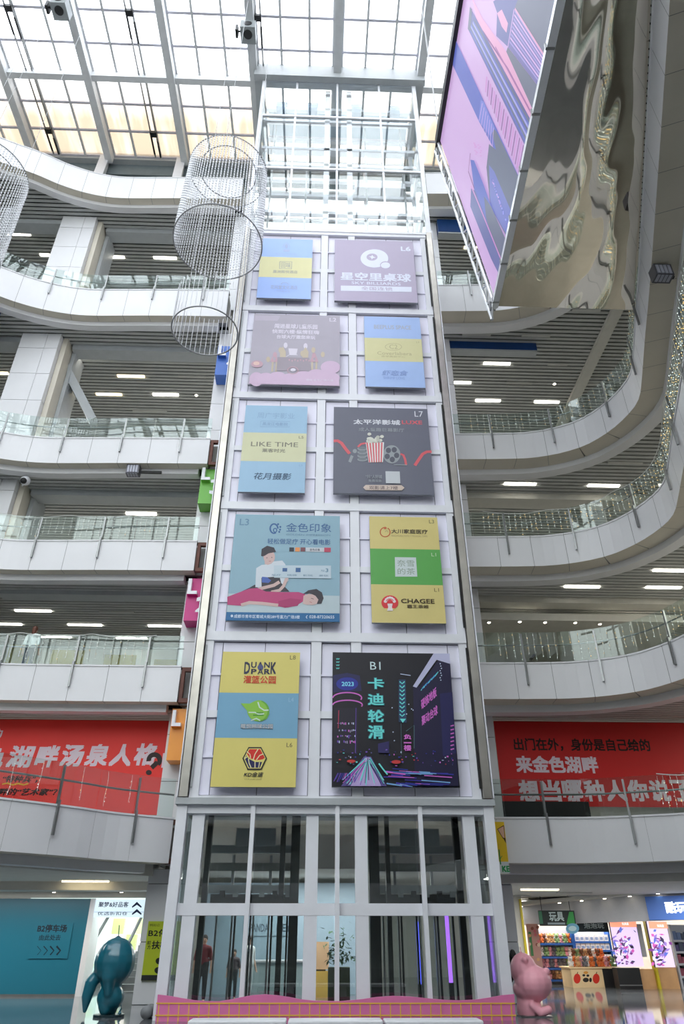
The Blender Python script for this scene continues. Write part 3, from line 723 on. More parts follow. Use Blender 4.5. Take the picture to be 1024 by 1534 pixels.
bd.poly([(105, 655), (920, 672), (920, 800), (95, 792)], I(184, 200, 206))
bd.poly([(262, 612), (300, 590), (345, 640), (250, 650), (150, 665)], hr)
bd.poly([(310, 470), (350, 446), (400, 440), (440, 420), (500, 414), (522, 440), (548, 560), (500, 600), (340, 610), (304, 608)], wt)
bd.poly([(348, 540), (480, 530), (492, 578), (552, 640), (350, 640)], hr); bd.poly([(352, 532), (390, 536), (420, 560), (400, 578), (352, 574)], I(74, 100, 176))
bd.poly([(372, 400), (420, 400), (424, 436), (396, 446), (372, 440)], sk); bd.disc(405, 388, 42, 50, sk); bd.poly([(346, 380), (350, 330), (390, 306), (440, 320), (454, 350), (430, 356), (400, 362), (372, 380), (356, 384)], hr)
bd.disc(388, 395, 4, 3, hr); bd.disc(424, 392, 4, 3, hr); bd.line([(402, 420), (418, 419)], 4, I(176, 96, 100))
bd.line([(480, 570), (440, 595), (360, 615), (330, 622)], 26, sk); bd.line([(535, 540), (510, 600), (480, 632), (420, 645)], 24, sk)
bd.poly([(100, 680), (150, 660), (260, 620), (320, 615), (380, 640), (480, 645), (620, 645), (668, 660), (650, 715), (600, 745), (540, 758), (470, 750), (460, 740), (300, 720), (200, 745), (100, 738)], mg)
bd.line([(200, 740), (260, 722), (350, 728), (470, 742)], 26, sk); bd.poly([(470, 712), (560, 690), (640, 700), (612, 745), (520, 760), (478, 748)], I(168, 50, 104))
bd.poly([(655, 672), (700, 655), (720, 700), (690, 740), (650, 730)], sk); bd.disc(716, 700, 52, 40, sk); bd.poly([(650, 660), (690, 632), (750, 622), (790, 648), (802, 690), (786, 730), (752, 732), (764, 700), (742, 672), (700, 652)], hr)
bd.line([(710, 690), (730, 696)], 4, hr); bd.line([(700, 716), (716, 722)], 4, I(176, 96, 100))
bd.poly([(440, 450), (856, 452), (856, 546), (440, 540)], I(190, 206, 216)); bd.rect(502, 470, 536, 496, nv); bd.rect(598, 468, 634, 500, nv); bd.text('3', 816, 472, 836, 500, cy_, 0.02); bd.text('MAI', 784, 482, 810, 498, cy_); bd.text('足疗    棋牌    影院    茶饮', 420, 516, 838, 530, cy_)
bd.band(797, 858, I(38, 104, 156)); w = I(206, 220, 234); bd.text('成都市青年区蜀城大街289号富力广场3楼', 148, 812, 628, 838, w, 0.015); bd.disc(133, 820, 9, 10, w); bd.text('028-87320655', 698, 816, 880, 838, w, 0.012); bd.line([(684, 816), (674, 828), (682, 838)], 5, w)
bd.done()
# 8 tea shops
bd = ad('yellow and green striped advertising board with two tea shop logos', [(188, 105), (770, 115), (836, 1016), (208, 1013)], I(214, 198, 128), (520, 755, 5.689))
bd.band(385, 688, I(92, 168, 82)); br = I(70, 58, 40); tan = I(176, 158, 110)
bd.text('L3', 696, 135, 738, 166, I(110, 104, 74)); bd.text('L1', 716, 418, 756, 446, I(200, 214, 186)); bd.text('L1', 740, 718, 780, 748, I(110, 96, 54))
bd.arc(322, 240, 42, 40, -60, 260, 9, I(190, 92, 50)); bd.disc(322, 205, 13, 10, I(190, 92, 50)); bd.line([(322, 240), (334, 225), (348, 242)], 5, tan)
bd.text('大川家庭医疗', 374, 216, 684, 254, br, 0.02); bd.text('DACHUAN FAMILY MEDICAL CARE', 378, 266, 682, 280, tan)
bd.poly([(404, 454), (584, 456), (596, 620), (408, 620)], I(206, 216, 216)); gg = I(140, 158, 140)
bd.text('奈雪', 424, 478, 570, 534, gg); bd.text('的茶', 428, 548, 576, 602, gg)
rd = I(220, 52, 60); bd.disc(362, 842, 72, 62, rd, n=32); bd.poly([(318, 890), (405, 890), (390, 910), (335, 908)], I(216, 196, 116)); w = I(232, 220, 220)
for i in range(7): a = math.radians(200 + i * 23.3); bd.disc(362 + 40 * math.cos(a), 846 + 44 * math.sin(a), 14, 13, w)
bd.poly([(340, 850), (386, 850), (380, 880), (390, 912), (338, 912), (348, 880)], w); bd.arc(362, 832, 30, 22, 190, 350, 6, rd); bd.arc(362, 848, 22, 14, 190, 350, 5, rd)
bd.text('CHAGEE', 456, 810, 742, 848, I(66, 50, 24), 0.025); bd.text('霸王茶姬', 508, 860, 692, 890, I(66, 50, 24), 0.02)
bd.done()
# 9 basketball and tennis
bd = ad('yellow and blue striped advertising board with basketball and tennis ball logos', [(222, 83), (818, 90), (778, 1123), (130, 1120)], I(222, 208, 118), (290, 960, 5.12))
bd.band(400, 746, I(120, 170, 200)); nv = I(44, 44, 72); rd = I(206, 66, 36); k = I(96, 88, 56)
bd.text('L8', 738, 112, 782, 144, k); bd.text('L4', 728, 436, 766, 468, I(150, 190, 214)); bd.text('L6', 712, 782, 756, 816, k)
bd.text('D', 388, 162, 432, 255, nv, 0.03); bd.text('UANK'[:1], 440, 162, 482, 208, nv, 0.03); bd.text('A', 490, 162, 532, 208, nv, 0.03); bd.text('N', 540, 164, 584, 208, nv, 0.03); bd.text('K', 590, 164, 632, 255, nv, 0.03)
bd.text('P', 440, 216, 482, 255, nv, 0.03); bd.disc(512, 205, 22, 24, I(80, 84, 130)); bd.text('A', 490, 214, 534, 258, nv, 0.01); bd.text('R', 540, 216, 586, 257, nv, 0.03)
bd.text('灌篮公园', 382, 268, 630, 328, rd, 0.02)
gr = I(140, 196, 70); bd.poly([(360, 480), (430, 482), (470, 462), (510, 458), (550, 475), (578, 515), (580, 560), (560, 600), (520, 618), (470, 616), (430, 590), (412, 540)], gr)
bd.disc(500, 538, 80, 82, gr, n=32); bd.disc(500, 538, 80, 82, I(104, 170, 62), n=20, a0=-75, a1=105); bd.disc(488, 538, 78, 76, gr, n=28); w = I(208, 224, 210)
bd.line([(492, 470), (505, 510), (540, 534), (574, 532)], 10, w); bd.line([(420, 550), (470, 550), (500, 565), (540, 560)], 9, w); bd.line([(440, 612), (480, 596), (510, 612)], 9, w); bd.line([(455, 572), (536, 572)], 10, I(84, 152, 56)); bd.line([(480, 553), (534, 553)], 8, I(84, 152, 56))
bd.text('暄悦网球公园', 360, 636, 608, 678, I(52, 62, 80), 0.05); bd.text('暄悦网球公园', 362, 638, 606, 674, I(208, 214, 220), 0.015)
hx = [(420, 816), (518, 816), (562, 902), (520, 990), (412, 990), (374, 902)]; bd.poly(hx, I(40, 36, 40))
hx2 = [(424, 826), (514, 826), (552, 902), (514, 980), (418, 980), (384, 902)]; bd.poly(hx2, I(222, 208, 118))
bd.poly([(428, 832), (510, 832), (546, 898), (530, 910), (480, 918), (430, 900), (408, 866)], I(216, 48, 34)); bd.poly([(404, 880), (420, 905), (470, 930), (525, 930), (508, 974), (424, 974), (392, 905)], I(40, 38, 86))
for l in ([(408, 850), (432, 872), (436, 900)], [(456, 915), (470, 870), (494, 832)], [(480, 915), (506, 880), (536, 868)], [(420, 905), (425, 940), (440, 974)], [(470, 930), (470, 974)], [(505, 932), (498, 974)], [(392, 905), (410, 890)]): bd.line(l, 7, I(226, 216, 170))
bd.text('KD金速', 384, 1008, 536, 1044, I(40, 36, 40), 0.02, 0.25); bd.text('YOUR SPORT SPACE', 388, 1058, 520, 1067, k)
bd.done()
# 10 night city
bd = ad('dark night city advertising board with neon signs and B1 at its top', [(78, 75), (820, 80), (886, 938), (70, 935)], I(26, 24, 34), (480, 960, 4.267))
tq = I(112, 226, 222); pp = I(214, 112, 206); bl = I(44, 50, 150); db = I(36, 34, 84); lt = I(190, 200, 226); vi = I(120, 80, 190)
bd.poly([(80, 220), (170, 205), (250, 222), (262, 320), (80, 330)], db); bd.disc(170, 275, 70, 42, bl); bd.text('2023', 134, 262, 212, 290, I(130, 214, 240), 0.03)
for x in (100, 110): 
    for i in range(4): bd.line([(x - 6 + 6, 112 + i * 20), (x + 4, 120 + i * 20), (x + 10, 112 + i * 20)], 4, tq)
bd.arc(170, 365, 92, 34, 180, 380, 8, pp); bd.arc(172, 410, 94, 30, 180, 380, 8, pp); bd.poly([(90, 430), (240, 430), (236, 720), (84, 720)], I(34, 30, 46))
for r, c in ((520, lt), (566, pp), (602, lt), (636, lt)):
    for i in range(12): 
        if random.random() < 0.75: bd.rect(106 + i * 10, r + random.random() * 6, 113 + i * 10, r + 8 + random.random() * 14, random.choice((pp, lt, vi, I(150, 140, 170))))
bd.line([(116, 445), (112, 560)], 4, I(200, 60, 90)); bd.line([(226, 430), (222, 720)], 3, vi)
bd.text('B1', 316, 136, 382, 186, I(206, 226, 230))
for ch, y0, y1 in (('卡', 236, 312), ('迪', 336, 416), ('轮', 440, 524), ('滑', 540, 630)):
    bd.text(ch, 298, y0, 408, y1, I(60, 130, 140), 0.06); bd.text(ch, 302, y0 + 3, 404, y1 - 3, tq, 0.02)
bd.poly([(498, 250), (542, 250), (548, 525), (498, 520)], I(44, 70, 104))
for i in range(9): bd.line([(504, 262 + i * 26), (520, 276 + i * 26), (536, 262 + i * 26)], 7, tq)
bd.poly([(505, 500), (545, 500), (524, 526)], tq); bd.line([(508, 214), (574, 224)], 5, lt)
for p in ((456, 430), (562, 408), (580, 438), (548, 470), (462, 585), (470, 640), (590, 445)): bd.disc(p[0], p[1], 4, 4, lt)
bd.poly([(590, 300), (640, 290), (760, 110), (825, 130), (880, 930), (600, 930)], I(30, 26, 60)); bd.poly([(760, 340), (840, 330), (864, 720), (780, 740)], db)
bd.poly([(588, 294), (720, 84), (822, 84), (826, 150), (740, 124), (612, 302)], I(190, 190, 220))
for i in range(16): bd.line([(640 + i * 6, 320 - i * 6), (660 + i * 6, 290 - i * 6)], 4, random.choice((bl, I(70, 150, 210), tq)))
bd.text('硬核地板', 638, 338, 742, 400, pp, 0.03, rise=88); bd.text('聚动台球', 642, 448, 748, 510, pp, 0.03, rise=76)
bd.line([(512, 530), (516, 730)], 3, I(80, 110, 120)); bd.line([(545, 580), (596, 542), (596, 690)], 4, I(80, 110, 120))
[bd.text(ch, 530, y, 578, y + hh, pp, 0.04) for ch, y, hh in (('负', 600, 32), ('一', 650, 8), ('楼', 668, 38))]
for i in range(7): bd.line([(828, 548 + i * 25), (850, 542 + i * 25)], 7, pp)
for i in range(8): bd.disc(762 + (i % 3) * 4, 150 + i * 15, 4, 4, lt)
bd.poly([(366, 660), (436, 645), (436, 720), (366, 718)], I(48, 42, 96))
for i in range(70):
    bd.rect(90 + random.random() * 760, 690 + random.random() * 110, 0, 0, lt) if False else None
    x = 84 + random.random() * 770; y = 690 + random.random() * 110; a = 3 + random.random() * 10
    bd.rect(x, y, x + a, y + 3 + random.random() * 8, random.choice((lt, pp, bl, I(200, 60, 70), vi, tq, I(90, 90, 140))))
bd.poly([(275, 745), (320, 745), (420, 932), (130, 932)], I(96, 84, 150)); bd.poly([(285, 750), (312, 750), (385, 932), (190, 932)], I(190, 170, 220))
for i in range(30):
    t = random.random(); bd.line([(278 + 36 * t, 748 + random.random() * 40), (140 + 270 * t, 930 - random.random() * 40)], 2 + random.random() * 5, random.choice((lt, pp, vi, tq, I(40, 36, 70))))
for i in range(30):
    x = 400 + random.random() * 300; y = 815 + random.random() * 110; L = 60 + random.random() * 150
    bd.line([(x, y), (min(x + L, 868), y + 4 + random.random() * 14)], 3 + random.random() * 6, random.choice((bl, I(70, 60, 190), I(120, 170, 220), pp, I(60, 100, 170))))
for i in range(14): 
    x = 84 + i * 10; bd.line([(x, 890 + random.random() * 20), (x + 26 - i, 850)], 4, random.choice((vi, bl, pp)))
bd.line([(370, 790), (400, 830), (425, 860)], 9, tq); bd.disc(195, 775, 28, 10, I(200, 60, 60)); bd.disc(480, 780, 30, 12, I(200, 60, 60))
bd.done()
# ------------------------------------------------------------------ GLASS RAILINGS AND FAIRY LIGHTS
PITCH = 1.22
def railing(side, k, s_from, s_to, label):
    z, h = LEVELS[k]; c = curve_of(side, k)
    mid = c.at((s_from + s_to) / 2)[0]
    r = root('glass_railing', (mid.x, mid.y, z), label, 'railing', None)
    ks = []
    q = c.L - 1.2 if side == 'L' else 0.35
    while s_from - 0.01 <= q <= s_to + 0.01: ks.append(q); q += -PITCH if side == 'L' else PITCH
    ks.sort(); ks = [s_from] + [q for q in ks if s_from + 0.15 < q < s_to - 0.15] + [s_to]
    for a, bq in zip(ks, ks[1:]):
        b = MB(); sweep(b, c, a + 0.012, bq - 0.012, [(0.06, z - 0.02), (0.06, z + 1.1), (0.078, z + 1.1), (0.078, z - 0.02)], G_RAIL, 0.4, True)
        b.build('glass_panel', r)
    b = MB(); n = max(2, int((s_to - s_from) / 0.4))
    b.tube([(*c.at(s_from + (s_to - s_from) * i / n, 0.16)[0], z + 0.66) for i in range(n + 1)], 0.028, M_STEEL, 8); b.build('handrail', r)
    i = 0; q = (c.L - 1.2) if side == 'L' else 0.35 + PITCH
    while s_from < q < s_to:
        p, t, nm = c.at(q); b = MB()
        for d0, z0, z1, w in ((-0.07, z - 0.78, z + 0.1, 0.03), (0.02, z - 0.02, z + 1.02, 0.028)):
            o = p + nm * d0; b.obox((o.x, o.y, (z0 + z1) / 2), (t.x * w, t.y * w, 0), (nm.x * 0.035, nm.y * 0.035, 0), (0, 0, (z1 - z0) / 2), M_STEEL)
        o = p + nm * -0.02; b.obox((o.x, o.y, z + 0.06), (t.x * 0.028, t.y * 0.028, 0), (nm.x * 0.08, nm.y * 0.08, 0), (0, 0, 0.04), M_STEEL)
        b.build('post', r); q += -2 * PITCH if side == 'L' else 2 * PITCH
    return r
M_WIRE = mat('white_light_wire', (220, 224, 220), 0.6)
L_WARM = lit('warm_fairy_bulb', (255, 214, 130), 1.0); L_COOL = lit('cool_fairy_bulb', (225, 240, 235), 0.9)
def fairy(side, k, s_from, s_to, label, warm, step, swag=True, size=0.012):
    z, h = LEVELS[k]; c = curve_of(side, k); b = MB(); q = s_from
    if swag:
        n = int((s_to - s_from) / 0.2)
        b.tube([(*c.at(s_from + (s_to - s_from) * i / n, -0.0)[0], z + 1.12 - 0.13 * abs(math.sin(i * 0.2 / 2.44 * math.pi))) for i in range(n + 1)], 0.014, M_WIRE, 4)
    while q < s_to:
        p = c.at(q, 0.02)[0]; L = 1.0 * (0.75 + 0.25 * random.random()); x = p.x; y = p.y
        pts = [(x + random.uniform(-0.02, 0.02), y, z + 1.06 - L * i / 4) for i in range(5)]
        b.tube(pts, 0.0055, M_WIRE, 3)
        for i in range(6):
            zz = z + 1.0 - L * (i + random.random()) / 6.3; r = size * random.uniform(0.7, 1.3); xx = x + random.uniform(-0.025, 0.025); m = L_WARM if random.random() < warm else L_COOL
            b.poly([(xx + r, y, zz), (xx, y + r, zz), (xx - r, y, zz), (xx, y - r, zz), (xx, y, zz + r), (xx, y, zz - r)], [(0, 1, 4), (1, 2, 4), (2, 3, 4), (3, 0, 4), (1, 0, 5), (2, 1, 5), (3, 2, 5), (0, 3, 5)], m)
        q += step * random.uniform(0.8, 1.2)
    o = b.build('fairy_light_curtain', None, kind='stuff'); tag(o, label, 'fairy lights', None, 'stuff'); return o
STOREY = {2: 'in front of the red banner', 3: 'one storey above the red banner', 4: 'level with the green sign underside', 5: 'above the green sign', 6: 'above the blue sign'}
railing('L', 2, curve_of('L', 2).L - 13, curve_of('L', 2).L - 0.02, 'glass railing with steel posts crossing in front of the hot spring banner')
railing('L', 3, CL3.L - 14, CL3.L - 0.02, 'glass railing with light strings where a woman leans')
railing('L', 4, CL.L - 15, CL.L - 0.02, 'glass railing with light strings just below the green floor sign')
railing('L', 5, CL.L - 17, CL.L - 0.02, 'glass railing reflecting white sky above the green floor sign')
railing('L', 6, CL.L - 20, CL.L - 0.02, 'topmost glass railing, beside the wire cylinder mobile')
railing('R', 2, 0.02, 16, 'glass railing in front of the red banner with the black line of text')
railing('R', 3, 0.02, 17, 'glass railing just above the red banner with the black line of text')
railing('R', 4, 0.02, 22, 'curved glass railing with golden lights, second above the red banner by the toy shop side')
railing('R', 5, 0.02, 12.6, 'curved glass railing two storeys under the mirrored screen, third above the red banner')
railing('R', 6, 0.02, 12, 'glass railing partly hidden behind the hanging video screen')
fairy('L', 3, CL3.L - 13, CL3.L - 1.0, 'pale net of string lights on the railing where a woman leans', 0.1, 0.26)
fairy('L', 4, CL.L - 12.5, CL.L - 1.0, 'pale net of string lights on the railing below the green floor sign', 0.1, 0.24)
fairy('L', 2, CL2.L - 10, CL2.L - 1.0, 'thin string lights on the railing before the hot spring banner', 0.2, 0.7, False)
fairy('R', 3, 0.8, 14, 'string lights on the railing just above the red banner with black text', 0.45, 0.24, False, 0.013)
fairy('R', 4, 0.8, 20, 'dense golden string lights on the second curved railing above the red banner', 0.5, 0.2, True, 0.015)
fairy('R', 5, 0.8, 12.5, 'sparse golden string lights on the curved railing under the mirrored screen', 0.35, 0.26, False, 0.012)
fairy('R', 2, 5.0, 12, 'string lights hanging on the railing before the red banner with black text', 0.3, 0.2, True, 0.014)

# ------------------------------------------------------------------ HALL LIGHTING
L_STRIP = lit('linear_lamp', (255, 250, 236), 5.0); L_STRIPW = lit('warm_linear_lamp', (255, 234, 190), 4.0); M_OFF = mat('unlit_diffuser', (190, 190, 186), 0.5)
L_SPOT = lit('downlight_glow', (255, 240, 214), 7.0)
def strip(x0, x1, y, zc, m, group, label):
    a, c = atz(x0, y, zc), atz(x1, y, zc); b = MB(); ym = (a.y + c.y) / 2
    b.box(a.x, c.x, ym - 0.08, ym + 0.08, zc - 0.02, zc + 0.06, m)
    o = b.build('ceiling_light'); tag(o, label, 'ceiling light', group); return o
def zceil(k): return LEVELS[k][0] - LEVELS[k][1] - 0.09
STRIPS = [
 ('L', 7, 'white linear light set in the dark slats of the topmost ceiling', L_STRIP, [(11, 45, 351), (60, 75, 382), (181, 217, 355), (150, 186, 385), (264, 299, 356.6), (230, 264, 386)]),
 ('L', 6, 'white linear light in the slatted ceiling between blue and green floor signs', L_STRIP, [(120, 161, 534.5), (212, 254, 534.5), (229, 267, 591.5)]),
 ('L', 6, 'warm linear light in the slatted ceiling above the green floor sign', L_STRIPW, [(176, 216, 563.5), (144, 182, 590.5), (-4, 12, 559)]),
 ('L', 6, 'unlit linear fitting in the slatted ceiling above the green floor sign', M_OFF, [(267, 308, 564.5), (199, 250, 616)]),
 ('L', 5, 'white linear light in the ceiling beside the green floor sign', L_STRIP, [(235, 282, 750), (189, 234, 770)]),
 ('L', 4, 'white linear light in the ceiling beside the magenta floor sign', L_STRIP, [(23, 76, 915), (-10, 32, 935), (102, 152, 936), (222, 271, 937.6), (60, 106, 954), (174, 219, 955.6), (239, 270, 972.7)]),
 ('L', 4, 'unlit linear fitting in the ceiling beside the magenta floor sign', M_OFF, [(149, 201, 916.5)]),
 ('R', 7, 'warm linear light in the dark ceiling beside the top of the screen', L_STRIPW, [(695, 714, 371)]),
 ('R', 6, 'lit linear light in the slatted ceiling under the mirrored screen', L_STRIP, [(724, 764, 544.6), (680, 705, 573), (712, 749, 600.4), (800, 837, 602.4)]),
 ('R', 6, 'unlit linear fitting in the slatted ceiling under the mirrored screen', M_OFF, [(692, 735, 501), (781, 824, 502.7), (758, 797, 574), (820, 850, 546), (869, 905, 576), (856, 899, 465)]),
 ('R', 5, 'linear light in the ceiling beside the cinema advertising board', L_STRIP, [(755, 802.5, 725), (701, 735, 755), (802, 848, 757), (880, 927.5, 727.6), (911, 950.6, 758)]),
 ('R', 5, 'unlit linear fitting in the ceiling beside the cinema advertising board', M_OFF, [(910, 962, 693.5)]),
 ('R', 4, 'linear light in the ceiling beside the tea shop advertising board', L_STRIP, [(845, 898, 879), (967, 1020, 880), (978, 1030, 854.7), (885, 935, 906), (929, 976, 925), (759.5, 811, 904.5)]),
]
for side, k, lab, m, lst in STRIPS:
    for x0, x1, y in lst: strip(x0, x1, y, zceil(k), m, lab.replace('light ', 'lights ', 1) if False else lab + 's', lab)
def spot(px, py, zc, label, group, r=0.07):
    p = atz(px, py, zc); b = MB(); b.tube([(p.x, p.y, zc + 0.1), (p.x, p.y, zc - 0.02)], r * 1.35, M_WHITE, 12); hs = b.build('downlight'); tag(hs, label, 'downlight', group)
    b = MB(); b.tube([(p.x, p.y, zc - 0.015), (p.x, p.y, zc - 0.03)], r, L_SPOT, 12); b.build('lamp', hs); return hs
for side, k, px, py, lab in (('L', 6, 294, 592, 'single round downlight above the green floor sign'), ('R', 6, 830, 575, 'single round downlight under the mirrored screen')): spot(px, py, zceil(k), lab, None)
# lowered plaster margin with downlights in the fourth ceiling on the shop side
def hall_fill(x, y, z, w, d, e, col=(1.0, 0.985, 0.94)):  # unseen area lights added to brighten the halls, lobby and shop
    ld = bpy.data.lights.new('hall_fill', 'AREA'); ld.shape = 'RECTANGLE'; ld.size = w; ld.size_y = d; ld.energy = e; ld.color = col
    o = bpy.data.objects.new('hall_fill', ld); COL.objects.link(o); o.location = (x, y, z)
HL = {7: 170, 6: 300, 5: 420, 4: 760, 3: 460}
for k, e in HL.items():
    zc = LEVELS[k][0] - LEVELS[k][1] - 0.12
    hall_fill(-12, 32.6, zc, 14, 3.5, e); hall_fill(13, 32.6, zc, 14, 3.5, e * 0.75); hall_fill(17.5, 20, zc, 5, 12, e * 0.7, (1, 0.95, 0.85))
hall_fill(-12, 25.0, 2.93, 10, 2, 210); hall_fill(12, 26.5, 2.98, 12, 3, 330); hall_fill(14, 34.0, 2.95, 14, 2.5, 460, (1, 0.94, 0.86)); hall_fill(0.4, 26.0, 3.35, 6, 2.5, 230)
hall_fill(-7.5, 30.0, 3.1, 3.0, 3.5, 170, (0.9, 1, 1))

# end walls of the storey above the red banners
M_GREENGLASS = mat('olive_glass_poster', (150, 146, 40), 0.3, var=0.1)
b = MB(); b.box(XL, -4.7, 30.6, 30.8, 9.25, 13.3, mat('pale_shopfront', (214, 222, 222), 0.3)); struct(b, 'shopfront_wall')
for px0, px1, py0 in ((12, 52, 965), (77, 126, 974), (157, 204, 981), (232, 268, 988)):
    bd = Board('window_poster', 'olive green poster on the pale shopfront, %s' % {12: 'directly behind the leaning woman', 77: 'next one beside the leaning woman', 157: 'second one away from the leaning woman', 232: 'thin one next to the lift tower'}[px0], 'poster', (0, 30.55, 0), (0, -1, 0), [(px0, py0), (px1, py0), (px1 - 2, 998), (px0 - 3, 998)], 0.03, M_GREENGLASS); bd.done()
b = MB(); b.box(6.1, XR, 30.6, 30.8, 9.25, 12.4, mat('green_grey_shopfront', (84, 92, 78), 0.3)); struct(b, 'shopfront_wall'); b = MB(); b.box(6.1, 14.5, 25.1, 30.6, 12.3, 12.6, M_PLASTER); struct(b, 'ceiling')
for i, (px, py) in enumerate(((732, 932), (778, 931), (816, 932), (861, 932.5), (898, 934.5))): spot(px, py, 12.28, 'small round downlight in the plaster ceiling above the curved glass railing', 'row of small downlights above the curved glass railing', 0.06)
b = MB()
for (x0, y0, x1, y1) in ((795, 987, 845, 928), (922, 977, 985, 935), (932, 977, 995, 935)): b.bar(at(x0, y0, 29), at(x1, y1, 29), 0.12, 0.3, M_BLACK, up=(0, 1, 0))
trim_no += 1; struct(b, 'trim_%d' % trim_no)
# bottom storey ceilings: reveal strips and downlights
for (x0, x1, y) in ((780, 836, 1332.8), (833, 886, 1337.5), (769, 792, 1342), (790, 836, 1346.7), (849, 898, 1342)): strip(x0, x1, y, 3.0, M_OFF if x0 != 780 else L_STRIPW, 'slim lights in the ceiling before the toy shop', 'slim linear light in the plaster ceiling in front of the toy shop')
for (px, py) in ((81, 1335.7), (98, 1338), (182, 1335.7)): spot(px, py, 2.94, 'small bright downlight in the ceiling before the teal wall', 'downlights before the teal wall', 0.05)
strip(94, 162, 1320.5, 3.18, L_STRIPW, None, 'warm linear light in the lobby ceiling above the white discount store sign')

# ------------------------------------------------------------------ HANGING VIDEO SCREEN
YSC = 15.6
A, B_ = at(657, 205, YSC), at(745, 458, YSC); Cn = atz(845, 0, B_.z)
nrm = (B_ - A).cross(Cn - A).normalized()
if nrm.dot(EYEP - A) < 0: nrm = -nrm
SCR = 0.5
def px_(r, g, b): return lit('screen_%d_%d_%d' % (r, g, b), (r, g, b), SCR)
bd = Board('video_screen', 'huge hanging video screen with purple skyline picture and mirrored underside', 'video screen', A, nrm, [(657, 205), (716, -160), (880, -160), (745, 458)], 0.3, px_(190, 158, 204), M_BLACK, outline=True, face_name='display')
S = bd; lil, pnk, grey, blu, dkb, gr2 = px_(200, 164, 214), px_(206, 150, 186), px_(96, 102, 124), px_(84, 96, 176), px_(88, 92, 150), px_(110, 116, 140)
S.view = (620, 0, 4.267)
S.poly([(640, 60), (680, -200), (1150, -700), (940, 0), (852, 392)], grey, 'screen_pattern')
S.poly([(505, 10), (600, -60), (690, -80), (640, 60), (600, 300), (525, 230), (530, 80)], dkb, 'screen_pattern'); S.poly([(530, 85), (560, 60), (600, 150), (590, 210), (560, 170)], pnk, 'screen_pattern')
S.poly([(640, 60), (855, 392), (800, 560), (600, 300)], px_(104, 100, 160), 'screen_pattern')
for i in range(9):
    t = i / 9; S.line([(645 - 38 * t, 70 + 220 * t), (852 - 48 * t, 396 + 155 * t)], 3, lil if i % 2 else px_(150, 140, 200), 'screen_pattern')
S.line([(640, 60), (600, 300)], 4, lil, 'screen_pattern'); S.line([(645, 55), (855, 392)], 4, pnk, 'screen_pattern')
S.poly([(600, 300), (800, 560), (775, 735), (590, 330)], grey, 'screen_pattern')
S.poly([(370, -20), (440, 120), (590, 330), (778, 742), (768, 800), (520, 400), (400, 120)], pnk, 'screen_pattern')
S.line([(440, 200), (600, 440), (770, 760)], 3, px_(120, 70, 130), 'screen_pattern'); S.line([(520, 300), (775, 770)], 3, px_(150, 90, 150), 'screen_pattern')
S.poly([(358, 45), (400, 120), (765, 800), (722, 955), (345, 185)], dkb, 'screen_pattern')
for i in range(8):
    t = i / 8; S.line([(352 + 40 * t, 175 - 50 * t), (726 + 38 * t, 930 - 130 * t)], 3.5, (blu, grey, px_(150, 150, 210))[i % 3], 'screen_pattern')
S.poly([(345, 185), (358, 45), (372, 60), (362, 200)], grey, 'screen_pattern')
for i in range(20):
    t = i / 20; S.line([(466 + 250 * t, 490 + 460 * t), (458 + 225 * t, 590 + 540 * t)], 5, px_(120, 74, 134) if i % 2 else px_(190, 130, 190), 'screen_pattern')
S.poly([(272, 262), (440, 625), (690, 1165), (672, 1235), (420, 780), (250, 415)], blu, 'screen_pattern'); S.poly([(490, 800), (530, 840), (688, 1165), (668, 1280), (540, 1010)], grey, 'screen_pattern')
S.poly([(430, 640), (450, 650), (520, 820), (490, 870), (415, 770)], px_(110, 120, 196), 'screen_pattern')
for i in range(7): S.line([(440 + i * 12, 660 + i * 26), (420 + i * 14, 770 + i * 30)], 2.5, lil, 'screen_pattern')
S.view = (620, 200, 5.12)
S.poly([(580, 80), (640, 130), (820, 380), (800, 560), (720, 800), (590, 560), (560, 260)], grey, 'screen_pattern')
S.poly([(580, 240), (620, 290), (760, 620), (730, 800), (590, 560)], px_(104, 112, 180), 'screen_pattern')
for i in range(40):
    t, u = random.random(), random.random(); S.disc(585 + 140 * t + 25 * u, 290 + 400 * t + 90 * u, 5, 9, random.choice((lil, px_(150, 150, 220), blu, px_(170, 140, 200))), 'screen_pattern', n=6)
S.poly([(440, 200), (468, 205), (545, 400), (650, 700), (690, 1050), (640, 1040), (470, 430)], blu, 'screen_pattern'); S.poly([(545, 480), (600, 560), (720, 830), (690, 1060), (560, 640)], grey, 'screen_pattern')
S.poly([(445, 420), (480, 440), (690, 1000), (680, 1120), (600, 960), (440, 560)], px_(92, 98, 150), 'screen_pattern')
S.line([(445, 400), (520, 580), (690, 1000)], 3.5, px_(200, 130, 190), 'screen_pattern'); S.line([(440, 150), (425, 290), (470, 420)], 4, px_(120, 70, 130), 'screen_pattern')
for i in range(18): S.disc(470 + random.random() * 60, 60 + random.random() * 120, 8, 5, px_(190, 140, 196), 'screen_pattern', n=8)
S.view = (0, 0, 1); bd.done()
SB = bd.root
M_TRUSS = mat('white_screen_truss', (232, 234, 238), 0.25, metal=0.3)
An, Bn = S.q[1], S.q[2]
b = MB(); b.bar(B_ + nrm * 0.1, Bn + nrm * 0.1, 0.2, 0.2, M_TRUSS); b.build('lower_trim', SB)
for t0 in range(7):
    p = B_.lerp(Bn, t0 / 7 + 0.02); q = B_.lerp(Bn, t0 / 7 + 0.026); b = MB(); b.bar(p + nrm * 0.12, q + nrm * 0.12, 0.22, 0.22, M_STEEL); b.build('trim_joint', SB)
b = MB(); b.bar(A + Vector((0, .25, 0)), An + Vector((0, .0, 0)), 0.22, 0.5, M_BLACK); b.build('upper_edge', SB)
b = MB(); dn = (B_ - A)
